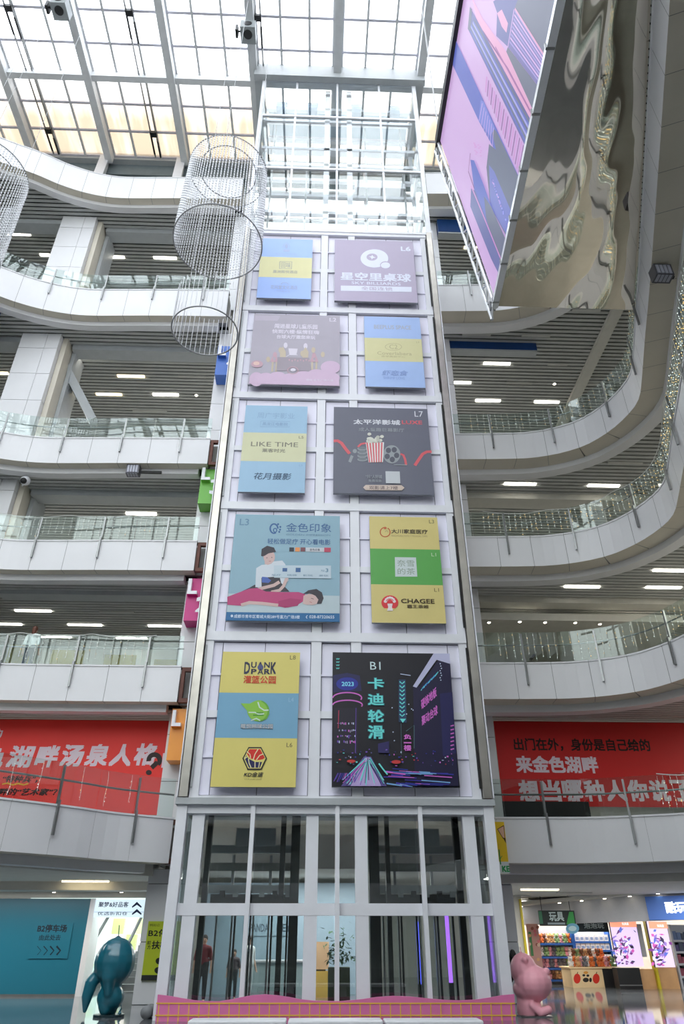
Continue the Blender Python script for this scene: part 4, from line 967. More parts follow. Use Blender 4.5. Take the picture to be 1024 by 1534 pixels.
for off in (Vector((-0.05, 0.1, 0)), Vector((-0.05, 0.6, 0))): b.tube([A + off, B_ + off], 0.06, M_TRUSS, 8)
for i in range(26):
    p = A.lerp(B_, i / 26); q = A.lerp(B_, (i + 1) / 26); o0, o1 = (Vector((-0.05, 0.1, 0)), Vector((-0.05, 0.6, 0)))[:: 1 if i % 2 else -1]
    b.tube([p + o0, q + o1], 0.035, M_TRUSS, 5)
    if i % 4 == 1: b.obox(p + Vector((0, 0.35, 0)), (0.1, 0, 0), (0, 0.1, 0), (0, 0, 0.14), M_STEEL)
b.build('end_truss', SB)
m = bpy.data.materials.new('warped_mirror_sheet'); m.use_nodes = True; n = m.node_tree.nodes; l = m.node_tree.links; p = n['Principled BSDF']
p.inputs['Metallic'].default_value = 1; p.inputs['Roughness'].default_value = 0.03; p.inputs['Base Color'].default_value = (0.84, 0.78, 0.68, 1)
tc = n.new('ShaderNodeTexCoord'); nz = n.new('ShaderNodeTexNoise'); nz.inputs['Scale'].default_value = 0.6; nz.inputs['Detail'].default_value = 1.0
wv = n.new('ShaderNodeMapping'); wv.inputs['Scale'].default_value = (1.3, 0.55, 1); l.new(tc.outputs['Object'], wv.inputs[0]); l.new(wv.outputs[0], nz.inputs['Vector'])
bp = n.new('ShaderNodeBump'); bp.inputs['Strength'].default_value = 1.0; bp.inputs['Distance'].default_value = 0.055; l.new(nz.outputs['Fac'], bp.inputs['Height']); l.new(bp.outputs['Normal'], p.inputs['Normal'])
SQ = [(B_.x, YSC), (10.29, YSC), (9.52, 13.3), (8.2, 9.63), (7.14, 6.72), (6.2, 4.1), (Bn.x + 0.3, Bn.y + 0.3), (Bn.x, Bn.y)]
b = MB(); b.prism(SQ, B_.z - 0.02, B_.z + 0.08, m, M_STEEL); b.build('mirror_underside', SB)
b = MB(); b.prism([(x + (0.35 if i in (0, 6, 7) else -0.05), y - 0.1) for i, (x, y) in enumerate(SQ)], B_.z + 0.1, B_.z + 9.5, mat('grey_screen_casing', (120, 122, 124), 0.6)); b.build('casing', SB)
b = MB(); b.tube([A + Vector((0.1, .3, 0)), Vector((A.x + 0.1, A.y + 0.3, 42.2))], 0.03, M_STEEL); b.build('hanger_cable', SB); b = MB(); b.tube([An + Vector((0.1, 0, 0)), Vector((An.x + .1, An.y, 42.2))], 0.03, M_STEEL); b.build('hanger_cable', SB)

# ------------------------------------------------------------------ WIRE CYLINDER MOBILES
M_RING = mat('grey_ring_steel', (150, 152, 154), 0.4, metal=0.4); M_BEAD = mat('clear_grey_beads', (224, 226, 230), 0.3, spec=0.6)
def mobile(cx, cy, rings, label):
    r0 = root('hanging_mobile', (cx, cy, rings[-1][0]), label, 'hanging mobile')
    for z, r in rings:
        b = MB(); b.tube([(cx + r * math.cos(2 * math.pi * i / 64), cy + r * math.sin(2 * math.pi * i / 64), z) for i in range(64)], 0.026, M_RING, 6, True); b.build('ring', r0, True)
    z0, r_ = rings[0][0], rings[0][1]
    zb, rb = rings[2]
    b = MB(); n = 84
    for i in range(n):
        a = 2 * math.pi * i / n; x, y = cx + r_ * math.cos(a), cy + r_ * math.sin(a); x2, y2 = cx + rb * math.cos(a), cy + rb * math.sin(a)
        b.tube([(x, y, z0), (x2, y2, zb)], 0.009, M_BEAD, 4)
        k = 30
        for j in range(k):
            t = (j + 0.5) / k; p = Vector((x + (x2 - x) * t, y + (y2 - y) * t, z0 + (zb - z0) * t)); b.obox(p, (0.018, 0, 0), (0, 0.018, 0), (0, 0, 0.03), M_BEAD)
    o = b.build('bead_strands', r0, kind='stuff')
    if len(rings) > 3:
        zc_, rc = rings[3]; b = MB(); n = 40
        for i in range(n):
            a = 2 * math.pi * i / n; b.tube([(cx + rc * math.cos(a), cy + rc * math.sin(a), zc_ + 1.8), (cx + rc * math.cos(a), cy + rc * math.sin(a), zc_)], 0.01, M_BEAD, 4)
        b.build('lower_strands', r0, kind='stuff')
    b = MB()
    for a in (0.5, 2.6, 4.7): b.tube([(cx + rings[1][1] * math.cos(a), cy + rings[1][1] * math.sin(a), rings[-1][0]), (cx + rings[1][1] * math.cos(a), cy + rings[1][1] * math.sin(a), 42.2)], 0.012, M_RING, 4)
    b.build('suspension_wire', r0)
Ym = 16.9
c1 = at(342, 259, Ym)
mobile(c1.x, Ym, [(c1.z, 1.58), (c1.z + 0.02, 1.14), (at(327, 365, Ym).z, 1.66), (at(308, 497, Ym).z, 1.12)], 'hanging mobile of steel rings and bead strands beside the lift tower')
c2 = at(-20, 259, Ym)
mobile(c2.x, Ym, [(c2.z, 1.58), (c2.z + 0.02, 1.14), (at(-45, 375, Ym).z, 1.66)], 'hanging mobile of rings and bead strands cut by the photo edge')

# ------------------------------------------------------------------ FLOOR SIGNS ON THE PILLAR
def floor_sign(name, digit, rgb, corners, L, D, col):
    Yf = 23.22; ml = mat('sign_' + col, rgb, 0.4, var=0.02)
    bd = Board('floor_sign', '%s floor sign with a white raised L beside the lift tower' % col, 'floor sign', (0, Yf, 0), (0, -1, 0), corners, 0.66, ml)
    a, c = bd.hit(L[0], (L[1] + L[3]) / 2), bd.hit(L[2], (L[1] + L[3]) / 2); zt, zb = bd.hit(L[0], L[1]).z, bd.hit(L[0], L[3]).z; t = (c.x - a.x) * 0.36
    mw = mat('white_letter', (238, 240, 244), 0.4); b = MB(); b.box(a.x, a.x + t, Yf - 0.2, Yf, zb, zt, mw); b.box(a.x + t, c.x, Yf - 0.2, Yf, zb, zb + t, mw)
    b.box(a.x, c.x, Yf - 0.19, Yf, zb - 0.01, zb, ml); lt_ = b.build('letter', bd.root)
    bd.text(digit, *D, mw, 0.03, part='digit', depth=0.18); bd.done()
floor_sign('one', '1', (246, 160, 62), [(258, 1062), (330, 1062), (322, 1139), (249.5, 1139)], (259, 1066, 273, 1090), (280, 1098, 300, 1126), 'orange')
floor_sign('two', '2', (206, 40, 132), [(282, 867), (350, 867), (344, 930), (275, 930)], (282.4, 870, 297, 893), (294, 897, 314, 920), 'magenta')
floor_sign('three', '3', (112, 186, 72), [(302, 703.5), (366, 703.5), (360, 754.5), (296, 754.5)], (303, 704.5, 316, 722.5), (315, 722, 332, 744), 'green')
floor_sign('four', '4', (70, 116, 200), [(327, 519), (386, 519), (381, 562), (321, 562)], (327.5, 521, 339.5, 536.5), (340, 538, 356, 556), 'blue')

# ------------------------------------------------------------------ RED BANNERS
RED = mat('red_banner_cloth', (240, 54, 46), 0.55, var=0.03, scale=0.6); RED2 = mat('deep_red_banner_cloth', (206, 28, 28), 0.55, var=0.03, scale=0.6)
wb, kb = I(232, 214, 224), I(44, 24, 26)
bd = Board('banner', 'red banner with white hot spring slogan and black question mark', 'banner', (0, 24.45, 0), (0, -1, 0), [(-160, 68), (935, 68), (888, 585), (-160, 585)], 0.05, RED, view=(0, 1060, 3.657))
for ch, x0, x1, dy in (('色', -95, 22, 12), ('湖', 42, 186, 8), ('畔', 196, 322, 6), ('汤', 334, 460, 2), ('泉', 468, 592, 0), ('人', 602, 722, 0), ('格', 736, 862, -4)):
    bd.text(ch, x0, 200 + dy, x1, 322 + dy, wb, 0.045, 0.12)
bd.text('的', -40, 118, 14, 165, wb, 0.03); bd.text('“特种兵”，', 15, 372, 208, 412, kb, 0.03, 0.2); bd.line([(12, 420), (40, 414), (70, 424), (100, 416), (130, 424), (156, 416)], 8, I(240, 180, 60))
bd.text('湖畔的“艺术家”？', -60, 442, 315, 482, kb, 0.03, 0.2)
bd.arc(845, 288, 30, 30, 170, 410, 26, kb); bd.line([(862, 300), (830, 330)], 26, kb); bd.disc(815, 356, 16, 14, kb); bd.rect(888, 250, 902, 330, wb)
bd.done()
bd = Board('banner', 'deep red banner with a black first line above two white slogan lines', 'banner', (0, 24.3, 0), (0, -1, 0), [(128, 572), (1180, 578), (1180, 975), (165, 975)], 0.05, RED2, view=(700, 900, 3.16))
bd.text('出门在外，身份是自己给的', 218, 652, 862, 712, I(36, 22, 22), 0.03); bd.text('来金色湖畔', 228, 735, 616, 816, wb, 0.045)
for i, ch in enumerate('想当哪种人你说了'): bd.text(ch, 242 + i * 103, 848, 338 + i * 103, 950, wb, 0.045)
bd.rect(160, 950, 585, 1100, M_BLACK, 'lower_strip'); bd.done()
# pencil sign hung at the first gallery edge
bd = Board('hanging_sign', 'yellow hanging sign with pencil tip and green letters KE', 'sign', (0, 21.95, 0), (0, -1, 0), [(-170, 485), (172, 485), (272, 1405), (-110, 1405)], 0.06, I(236, 196, 40), view=(740, 1190, 11.8))
bd.band(1190, 1404, I(214, 220, 216)); bd.poly([(48, 612), (165, 545), (172, 560), (192, 800), (150, 780)], I(90, 60, 30)); bd.poly([(64, 616), (162, 562), (182, 770), (152, 764)], I(224, 178, 150)); bd.poly([(165, 790), (196, 770), (208, 870)], I(60, 44, 24))
bd.line([(80, 975), (95, 1100), (112, 1240)], 20, I(40, 140, 70)); bd.line([(104, 1140), (138, 1085)], 10, I(40, 140, 70)); bd.text('KE', 135, 1262, 272, 1372, I(40, 150, 80), 0.05)
bd.line([(20, 488), (40, 430)], 5, M_STEEL); bd.done()

# ------------------------------------------------------------------ SMALL FITTINGS HIGH UP
def spotbox(px, py, z, label):
    p = atz(px, py, z); r = root('roof_spotlight', (p.x, p.y, z), label, 'spotlight')
    b = MB(); b.box(p.x - 0.38, p.x + 0.38, p.y - 0.3, p.y + 0.5, z, z + 0.7, mat('grey_lamp_housing', (150, 156, 158), 0.5)); b.build('housing', r)
    b = MB(); b.tube([(p.x, p.y - 0.33, z + 0.35), (p.x, p.y - 0.29, z + 0.35)], 0.2, M_BLACK, 16); b.tube([(p.x, p.y + 0.05, z - 0.03), (p.x, p.y + 0.05, z + 0.02)], 0.22, M_BLACK, 16); b.build('lens', r)
    b = MB(); b.box(p.x - 0.62, p.x - 0.5, p.y - 0.2, p.y + 0.2, z - 0.1, z + 0.45, M_BLACK); b.box(p.x - 0.5, p.x - 0.38, p.y - 0.04, p.y + 0.04, z + 0.15, z + 0.2, M_BLACK); b.build('side_shutter', r)
    b = MB(); b.box(p.x - 0.08, p.x + 0.08, p.y - 0.08, p.y + 0.3, z + 0.7, 41.6, M_GALV); b.build('mount', r)
spotbox(371, 50, 40.6, 'grey spotlight box on the roof beam beside the tower crown'); spotbox(88, 14, 40.6, 'grey spotlight box on the roof beam far from the tower')
def flood(p, nx, label):
    r = root('floodlight', p, label, 'floodlight'); b = MB(); b.box(p[0] - 0.26, p[0] + 0.26, p[1] - 0.16, p[1] + 0.16, p[2] - 0.22, p[2] + 0.22, mat('dark_grey_lamp', (84, 84, 92), 0.4)); b.build('housing', r)
    b = MB()
    for i in range(4): b.box(p[0] - 0.21 + i * 0.11, p[0] - 0.13 + i * 0.11, p[1] - 0.18, p[1] - 0.155, p[2] - 0.18, p[2] + 0.16, mat('pale_lens', (170, 172, 186), 0.3)); b.box(p[0] - 0.21 + i * 0.11, p[0] - 0.13 + i * 0.11, p[1] - 0.14, p[1] + 0.1, p[2] - 0.235, p[2] - 0.215, MATS['pale_lens'])
    b.build('lens', r); b = MB(); b.box(p[0] - 0.04 + 0.26 * nx, p[0] + 0.9 * nx + 0.04, p[1] + 0.05, p[1] + 0.13, p[2] - 0.06, p[2] + 0.04, M_BLACK); b.build('arm', r)
p = at(200, 705, 23.2); flood((p.x, p.y, p.z), 1.2, 'grey square floodlight under the gallery edge beside the green floor sign')
p = atz(990, 410, 17.75); flood((p.x, p.y, p.z), 0.4, 'dark floodlight on the gallery soffit beside the mirrored screen')
p = at(38, 720, 23.75); r = root('security_camera', p, 'white dome security camera on the clad pillar beside the gallery soffit', 'security camera')
b = MB(); b.sphere(p, 0.2, M_WHITE, 16, 10); b.build('dome', r, True); b = MB(); b.sphere(p + Vector((0, -0.14, -0.1)), 0.13, M_BLACK, 12, 8); b.build('lens', r, True); b = MB(); b.bar(p + Vector((0, 0.1, 0.05)), p + Vector((-0.3, 0.45, 0.05)), 0.06, 0.06, M_WHITE); b.build('arm', r)

# ------------------------------------------------------------------ GROUND FLOOR, LOBBY SIDE
TEAL = mat('teal_wall_panel', (34, 110, 132), 0.3, var=0.04, scale=0.5)
b = MB(); b.box(-24, -7.68, 27.5, 27.7, 0.06, 2.76, TEAL); b.box(-24, -7.6, 27.46, 27.7, 0, 0.06, M_STEEL); b.box(-7.68, -7.5, 27.4, 28.4, 0, 2.76, M_FASCIA); struct(b, 'lobby_wall')
b = MB(); b.box(-24, -5.0, 27.2, 27.5, 2.78, 3.45, M_PLASTER); b.box(-24, -5.0, 26.2, 27.2, 2.95, 3.45, M_PLASTER); struct(b, 'beam')
bd = Board('wall_sign', 'dark lettering and four chevrons on the teal wall pointing to the car park', 'sign', (0, 27.46, 0), (0, -1, 0), [(190, 365), (420, 365), (410, 575), (185, 575)], 0.03, TEAL, view=(0, 1290, 3.94))
dk = I(20, 34, 48); bd.text('B2停车场', 222, 374, 395, 420, dk, 0.035); bd.text('由此处去', 232, 434, 358, 468, dk, 0.015)
for i in range(4): x = 220 + i * 38; bd.line([(x, 502), (x + 22, 528), (x, 554)], 3 + i * 2.2, dk)
bd.done()
bd = Board('shop_sign', 'white lit overhead sign with double chevron above the bright escalator opening', 'sign', (0, 27.3, 0), (0, -1, 0), [(566, 226), (890, 226), (876, 332), (550, 332)], 0.15, lit('sign_white', (214, 236, 250), 0.55), view=(0, 1290, 3.94))
nv2 = I(24, 44, 84); bd.text('聚梦&好品客', 582, 240, 758, 272, nv2, 0.02); bd.text('优选折扣仓', 576, 298, 752, 320, nv2, 0.01); bd.line([(556, 300), (872, 300)], 2, I(120, 150, 180))
for y in (240, 282): bd.poly([(778, y + 28), (808, y), (836, y + 28), (832, y + 36), (808, y + 18), (780, y + 36)], nv2)
bd.done()
b = MB(); b.box(-11.5, -5.1, 32.4, 32.6, 0, 3.2, lit('glowing_back_wall', (222, 244, 236), 0.6)); b.box(-5.1, -4.9, 27.2, 32.4, 0, 3.2, M_PLASTER); struct(b, 'escalator_wall')  # wall given its own glow in place of light in the opening
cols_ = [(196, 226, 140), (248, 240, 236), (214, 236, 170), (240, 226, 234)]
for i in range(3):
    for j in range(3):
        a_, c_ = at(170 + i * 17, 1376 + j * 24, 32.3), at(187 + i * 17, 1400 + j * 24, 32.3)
        bb = MB(); bb.box(a_.x, c_.x - 0.02, 32.3, 32.36, c_.z + 0.02, a_.z, lit('pastel_%d' % ((i * 3 + j) % 4), cols_[(i * 3 + j) % 4], 0.6)); o = bb.build('wall_panel')  # panels glow along with the wall behind them
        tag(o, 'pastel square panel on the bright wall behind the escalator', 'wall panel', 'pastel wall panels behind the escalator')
ex = at(200, 1460, 29.5).x
er = root('escalator', (ex, 29.8, 0), 'escalator with black handrails in the bright opening behind the teal statue', 'escalator')
for dx in (-1.75, -0.45, 0.45):
    b = MB(); b.tube([(ex + dx, 28.5, 0.1), (ex + dx, 28.4, 0.55), (ex + dx, 28.6, 0.9), (ex + dx, 29.2, 1.0), (ex + dx, 31.8, 2.4)], 0.06, M_BLACK, 8); b.build('handrail', er, True)
    b = MB(); b.box(ex + dx - 0.02, ex + dx + 0.02, 28.5, 31.8, 0, 0.8, G_RAIL); b.build('balustrade', er)
    b = MB(); b.box(ex + dx - 0.09, ex + dx + 0.09, 28.4, 31.8, 0, 0.22, M_BLACK); b.build('skirt', er)
b = MB()
for i in range(8): b.box(ex - 0.36, ex + 0.36, 28.8 + i * 0.36, 29.16 + i * 0.36, 0, 0.05 + i * 0.19, M_STEEL)
b.build('steps', er)
bd = Board('wall_sign', 'yellow green sign reading B2 on the grey pillar beside the lift', 'sign', (0, 23.82, 0), (0, -1, 0), [(878, 355), (1060, 355), (1040, 705), (830, 705)], 0.07, I(186, 200, 44), view=(0, 1290, 3.94))
kk = I(30, 34, 24); bd.text('B2停', 876, 402, 990, 446, kk, 0.02); bd.text('前', 868, 470, 890, 494, kk, 0.02); bd.text('方', 868, 496, 890, 520, kk, 0.02); bd.text('扶梯', 896, 470, 990, 520, kk, 0.03); bd.text('停车场入口', 884, 370, 940, 386, kk); bd.band(672, 704, I(40, 42, 40))
bd.disc(940, 590, 22, 20, kk); bd.disc(935, 645, 24, 20, kk); bd.done()
# teal elephant-like statue
def P_(px, py, Y, dy=0): v = at(px, py, Y); return Vector((v.x, Y + dy, v.z))
u = 0.0166; Ye = 20.4
M_TEALS = mat('glossy_teal_resin', (14, 98, 116), 0.28, var=0.06, spec=0.6, coat=0.4)
er = root('statue', (at(163, 1528, Ye).x, Ye, 0), 'glossy teal bulb-headed animal statue standing before the bright escalator', 'statue')
pr = [('s', P_(172, 1441, Ye), (30 * u, 27 * u, 30 * u)), ('s', P_(174, 1429, Ye), (26 * u, 24 * u, 21 * u)), ('c', P_(176, 1412, Ye), P_(177, 1403, Ye), 8 * u, 2 * u), ('c', P_(168, 1466, Ye), P_(166, 1482, Ye), 17 * u, 13 * u),
      ('s', P_(165.5, 1494, Ye), (19.5 * u, 17 * u, 17 * u)), ('c', P_(168, 1424, Ye, -0.24), P_(168, 1462, Ye, -0.28), 10 * u, 11 * u), ('c', P_(168, 1462, Ye, -0.28), P_(166, 1487, Ye, -0.25), 10 * u, 6 * u),
      ('c', P_(150, 1456, Ye), P_(138, 1472, Ye, -0.05), 8 * u, 9.5 * u), ('c', P_(138, 1472, Ye, -0.05), P_(132, 1492, Ye, -0.08), 9.5 * u, 8 * u), ('c', P_(132, 1492, Ye, -0.08), P_(128.5, 1514, Ye, -0.1), 8 * u, 3 * u),
      ('c', P_(158, 1506, Ye, -0.1), (P_(158, 1520, Ye).x, Ye - 0.1, 0.15), 9 * u, 8.5 * u), ('c', P_(166, 1506, Ye, 0.1), (P_(165, 1520, Ye).x, Ye + 0.05, 0.15), 9 * u, 8.5 * u)]
blob('body', pr, M_TEALS, er, 0.022, 8)
b = MB(); b.tube([P_(181, 1505, Ye), P_(181.5, 1511, Ye), P_(178.5, 1516, Ye), P_(179, 1519, Ye)], [0.02, 0.02, 0.02, 0.06], M_TEALS, 8); b.sphere(P_(179, 1520, Ye), (0.045, 0.045, 0.07), M_TEALS); b.build('tail', er, True)
b = MB(); b.tube([P_(177.5, 1404, Ye), P_(178.5, 1386, Ye)], 0.012, M_STEEL, 6); b.build('rod', er)
b = MB(); b.tube([(at(162, 1528, Ye).x, Ye, 0), (at(162, 1528, Ye).x, Ye, 0.05)], 0.36, mat('dark_base_plate', (30, 50, 56), 0.4), 28); b.build('base_plate', er)
# pink statue
Yb = 20.3
M_PINK = mat('matt_pink_resin', (250, 176, 190), 0.45, var=0.04)
er = root('statue', (at(793, 1534, Yb).x, Yb, 0), 'matt pink big-muzzled animal statue half hidden behind the lift tower', 'statue')
pr = [('s', P_(784, 1453, Yb), (20 * u, 20 * u, 22 * u)), ('s', P_(797, 1472, Yb, -0.08), (27 * u, 26 * u, 23 * u)), ('s', P_(788, 1482, Yb, -0.02), (20 * u, 20 * u, 14 * u)), ('c', P_(781, 1440, Yb), P_(779, 1418, Yb), 3 * u, 1 * u),
      ('s', P_(781, 1437, Yb, -0.28), 5 * u), ('s', P_(814, 1455, Yb, -0.22), 5.5 * u), ('s', P_(792, 1512, Yb), (18 * u, 17 * u, 20 * u)), ('c', P_(790, 1494, Yb), P_(791, 1504, Yb), 12 * u, 14 * u),
      ('c', P_(793, 1505, Yb, -0.25), P_(804, 1515, Yb, -0.32), 6 * u, 6 * u), ('c', P_(804, 1515, Yb, -0.32), P_(815, 1511, Yb, -0.35), 6 * u, 5.5 * u), ('c', (P_(786, 1525, Yb).x, Yb, 0.35), (P_(785, 1525, Yb).x, Yb - 0.05, 0.14), 9 * u, 8 * u),
      ('c', (P_(798, 1525, Yb).x, Yb, 0.3), (P_(801, 1525, Yb).x, Yb - 0.12, 0.18), 10 * u, 10 * u)]
blob('body', pr, M_PINK, er, 0.022, 7)
b = MB(); b.sphere(P_(770, 1432, Yb, 0.15), (0.09, 0.09, 0.14), M_BLACK); b.sphere(P_(767, 1452, Yb, 0.3), (0.12, 0.1, 0.3), M_BLACK); b.build('dark_backpack', er, True)
b = MB(); b.box(at(775, 1530, Yb).x, at(822, 1530, Yb).x, Yb - 0.4, Yb + 0.4, 0, 0.02, M_STEEL); b.build('base_plate', er)
# benches in the foreground
M_BENCH = mat('white_moulded_bench', (226, 226, 230), 0.35, var=0.02)
for i, (x0, x1) in enumerate(((281, 428), (431, 574), (577, 724))):
    Y0 = 14.0; p0, p1 = at(x0, 1529, Y0), at(x1, 1529, Y0); zt = (p0.z + p1.z) / 2
    r = root('bench', ((p0.x + p1.x) / 2, Y0 + 0.25, 0), 'white bench segment before the pink skirting board, %s' % ('the one on the teal statue side', 'middle of three', 'the one on the pink statue side')[i], 'bench', 'white bench segments')
    b = MB(); b.box(p0.x, p1.x, Y0, Y0 + 0.5, zt - 0.08, zt, M_BENCH); o = b.build('seat', r); md = o.modifiers.new('bevel', 'BEVEL'); md.width = 0.025; md.segments = 3
    for xx in (p0.x + 0.15, p1.x - 0.35): b = MB(); b.box(xx, xx + 0.2, Y0 + 0.06, Y0 + 0.44, 0, zt - 0.08, M_BENCH); b.build('leg', r)
# rolled mat beside the foot of the tower
b = MB(); p = at(226, 1530, 19.9); b.tube([(p.x - 0.1, 19.7, 0.13), (p.x - 0.1, 20.3, 0.13)], 0.13, mat('grey_roll', (120, 122, 124), 0.6), 16); o = b.build('rolled_mat', None, True); tag(o, 'small grey rolled mat on the floor at the corner of the lift', 'mat')

# ------------------------------------------------------------------ PEOPLE
SK = mat('skin', (206, 164, 140), 0.5)
def person(x, y, z, h, label, top, legs, hair, rot=0.0, pose='stand', long_hair=True, tops=None):
    r = root('person', (x, y, z), label, 'person'); k = h / 1.65; V = lambda a, b_, c: Vector((x + a * k, y + b_ * k, z + c * k))
    lean = -0.10 if pose == 'lean' else 0.0
    pr = [('s', V(0, lean * 1.2, 1.53), (0.078 * k, 0.092 * k, 0.112 * k)), ('c', V(0, lean, 1.36), V(0, lean * 1.1, 1.46), 0.05 * k, 0.045 * k), ('c', V(-0.1, lean * 0.9, 1.3), V(0.1, lean * 0.9, 1.3), 0.085 * k, 0.085 * k),
          ('c', V(0, lean * 0.9, 1.28), V(0, 0, 1.0), 0.125 * k, 0.11 * k), ('c', V(-0.06, 0, 0.92), V(0.06, 0, 0.92), 0.125 * k, 0.125 * k)]
    for s in (-1, 1):
        pr += [('c', V(s * 0.09, 0, 0.88), V(s * 0.1, 0, 0.46), 0.085 * k, 0.055 * k), ('c', V(s * 0.1, 0, 0.46), V(s * 0.1, 0.02, 0.09), 0.055 * k, 0.038 * k), ('c', V(s * 0.1, 0.03, 0.045), V(s * 0.11, -0.11, 0.035), 0.042 * k, 0.034 * k)]
        el, wr = (V(s * 0.27, -0.12, 1.08), V(s * 0.16, -0.32, 1.1)) if pose == 'lean' else (V(s * 0.24, 0.02, 1.04), V(s * 0.25, -0.06, 0.82))
        pr += [('c', V(s * 0.18, lean * 0.9, 1.31), el, 0.05 * k, 0.042 * k), ('c', el, wr, 0.042 * k, 0.03 * k), ('s', wr + (wr - el).normalized() * 0.05 * k, (0.036 * k, 0.03 * k, 0.045 * k))]
        for f in range(5):
            d = (wr - el).normalized(); o = Vector((0.012 * (f - 2), 0, 0)) * k; pr.append(('c', wr + d * 0.07 * k + o, wr + d * (0.115 + 0.01 * (2 - abs(f - 2))) * k + o * 1.3 + Vector((0, -0.012, 0)), 0.01 * k, 0.008 * k))
    pr.append(('c', V(0, lean * 1.2 - 0.085, 1.53), V(0, lean * 1.2 - 0.11, 1.51), 0.014 * k, 0.016 * k))
    blob('body', pr, SK, r, 0.014, 4)
    tp = [('c', V(-0.1, lean * 0.9, 1.3), V(0.1, lean * 0.9, 1.3), 0.1 * k, 0.1 * k), ('c', V(0, lean * 0.9, 1.28), V(0, 0, 0.95), 0.145 * k, 0.14 * k), ('c', V(-0.05, 0, 0.98), V(0.05, 0, 0.98), 0.13 * k, 0.13 * k)]
    for s in (-1, 1):
        el = V(s * 0.27, -0.12, 1.08) if pose == 'lean' else V(s * 0.24, 0.02, 1.04); tp.append(('c', V(s * 0.17, lean * 0.9, 1.31), el, 0.068 * k, 0.056 * k))
    blob('jacket', tp, top, r, 0.018, 4)
    lg = [('c', V(-0.06, 0, 0.93), V(0.06, 0, 0.93), 0.135 * k, 0.135 * k)]
    for s in (-1, 1): lg += [('c', V(s * 0.085, 0, 0.88), V(s * 0.1, 0, 0.46), 0.1 * k, 0.075 * k), ('c', V(s * 0.1, 0, 0.46), V(s * 0.1, 0.02, 0.12), 0.075 * k, 0.06 * k)]
    blob('trousers', lg, legs, r, 0.018, 4)
    hp = [('s', V(0, lean * 1.2 + 0.015, 1.565), (0.09 * k, 0.1 * k, 0.1 * k))]
    if long_hair: hp += [('c', V(0, lean * 1.2 + 0.05, 1.53), V(0, lean + 0.075, 1.36), 0.08 * k, 0.055 * k)]
    blob('hair', hp, hair, r, 0.016, 3)
    b = MB()
    for s in (-1, 1): b.sphere(V(s * 0.03, lean * 1.2 - 0.085, 1.54), 0.011 * k, M_BLACK, 8, 6)
    b.build('eyes', r)
    r.rotation_euler = (0, 0, rot); return r
p = at(47, 965, 23.35)
w0 = person(p.x, 23.38, 9.27, 1.78, 'person in white top and dark skirt leaning with her back to the glass railing', mat('white_blouse', (224, 230, 228), 0.7), mat('dark_skirt', (52, 64, 78), 0.7), mat('auburn_hair', (96, 52, 34), 0.6, var=0.2), rot=math.pi)
p = at(372, 1450, 25.4); person(p.x, 25.4, 0, 1.66, 'person in a white coat with dark hair seen through the lift glass', mat('white_coat', (226, 230, 232), 0.7), mat('pale_trousers', (196, 204, 208), 0.7), mat('black_hair', (30, 26, 28), 0.6), rot=0.9)
p = at(303, 1450, 24.6); person(p.x, 24.6, 0, 1.68, 'person in a dark red vest and black trousers seen through the lift glass', mat('dark_red_vest', (120, 34, 44), 0.7), mat('black_trousers', (34, 34, 38), 0.7), MATS['black_hair'], long_hair=False)
p = at(345, 1462, 25.0); person(p.x, 25.8, 0, 1.3, 'small person in dark clothing behind the lift glass', mat('plum_top', (74, 58, 66), 0.7), MATS['black_trousers'], MATS['black_hair'], long_hair=True)

# lobby wall with lettering and kiosk behind the lift
b = MB(); b.box(-4.0, 1.5, 28.2, 28.4, 0, 3.3, mat('pale_blue_wall', (150, 172, 188), 0.5)); struct(b, 'kiosk_wall')
bd = Board('wall_sign', 'dark capital lettering on the pale blue wall behind the lift', 'sign', (0, 28.16, 0), (0, -1, 0), [(366, 1366), (440, 1366), (440, 1402), (364, 1402)], 0.03, MATS['pale_blue_wall'])
bd.text('PANDA', 374, 1384, 402, 1396, I(70, 84, 100), 0.02); bd.text('KEY', 414, 1384, 436, 1396, I(70, 84, 100), 0.02); bd.done()
r = root('service_counter', (-1.2, 26.6, 0), 'pale counter with yellow machine behind the lift glass', 'counter')
b = MB(); b.box(-2.2, -0.2, 26.3, 26.9, 0, 0.95, mat('pale_counter', (176, 196, 200), 0.4)); b.build('body', r); b = MB(); b.box(-2.25, -0.15, 26.25, 26.95, 0.95, 1.0, M_WHITE); b.build('counter_top', r)
b = MB(); b.box(-0.1, 0.5, 26.4, 26.9, 0, 0.7, mat('yellow_machine', (226, 186, 90), 0.5)); b.box(-0.1, 0.5, 26.45, 26.85, 0.75, 1.5, mat('apricot_panel', (230, 190, 150), 0.5)); b.box(0.0, 0.4, 26.5, 26.8, 0.7, 0.75, M_BLACK); o = b.build('display_stand'); tag(o, 'yellow and apricot display stand beside the pale counter', 'display stand')
for i, (x0, rgb, y, h) in enumerate(((3.0, (70, 80, 220), 23.2, 2.0), (4.0, (150, 90, 230), 24.0, 2.2))):
    r = root('light_tube', (x0, y, 0), '%s vertical light tube seen through the lift glass' % ('blue', 'violet')[i], 'light tube'); b = MB(); b.box(x0 - 0.07, x0 + 0.07, y - 0.05, y + 0.05, 0, 0.5, M_BLACK); b.build('stand', r); b = MB(); b.box(x0 - 0.05, x0 + 0.05, y - 0.04, y + 0.04, 0.5, h, lit('tube_%d' % i, rgb, 2.0)); b.build('tube', r)
r = root('planter', (0.8, 25.0, 0), 'green leaved plant in a dark planter behind the lift glass', 'plant'); b = MB(); b.box(0.45, 1.1, 24.7, 25.3, 0, 0.85, mat('dark_olive_planter', (64, 72, 44), 0.6)); b.build('pot', r)
b = MB()
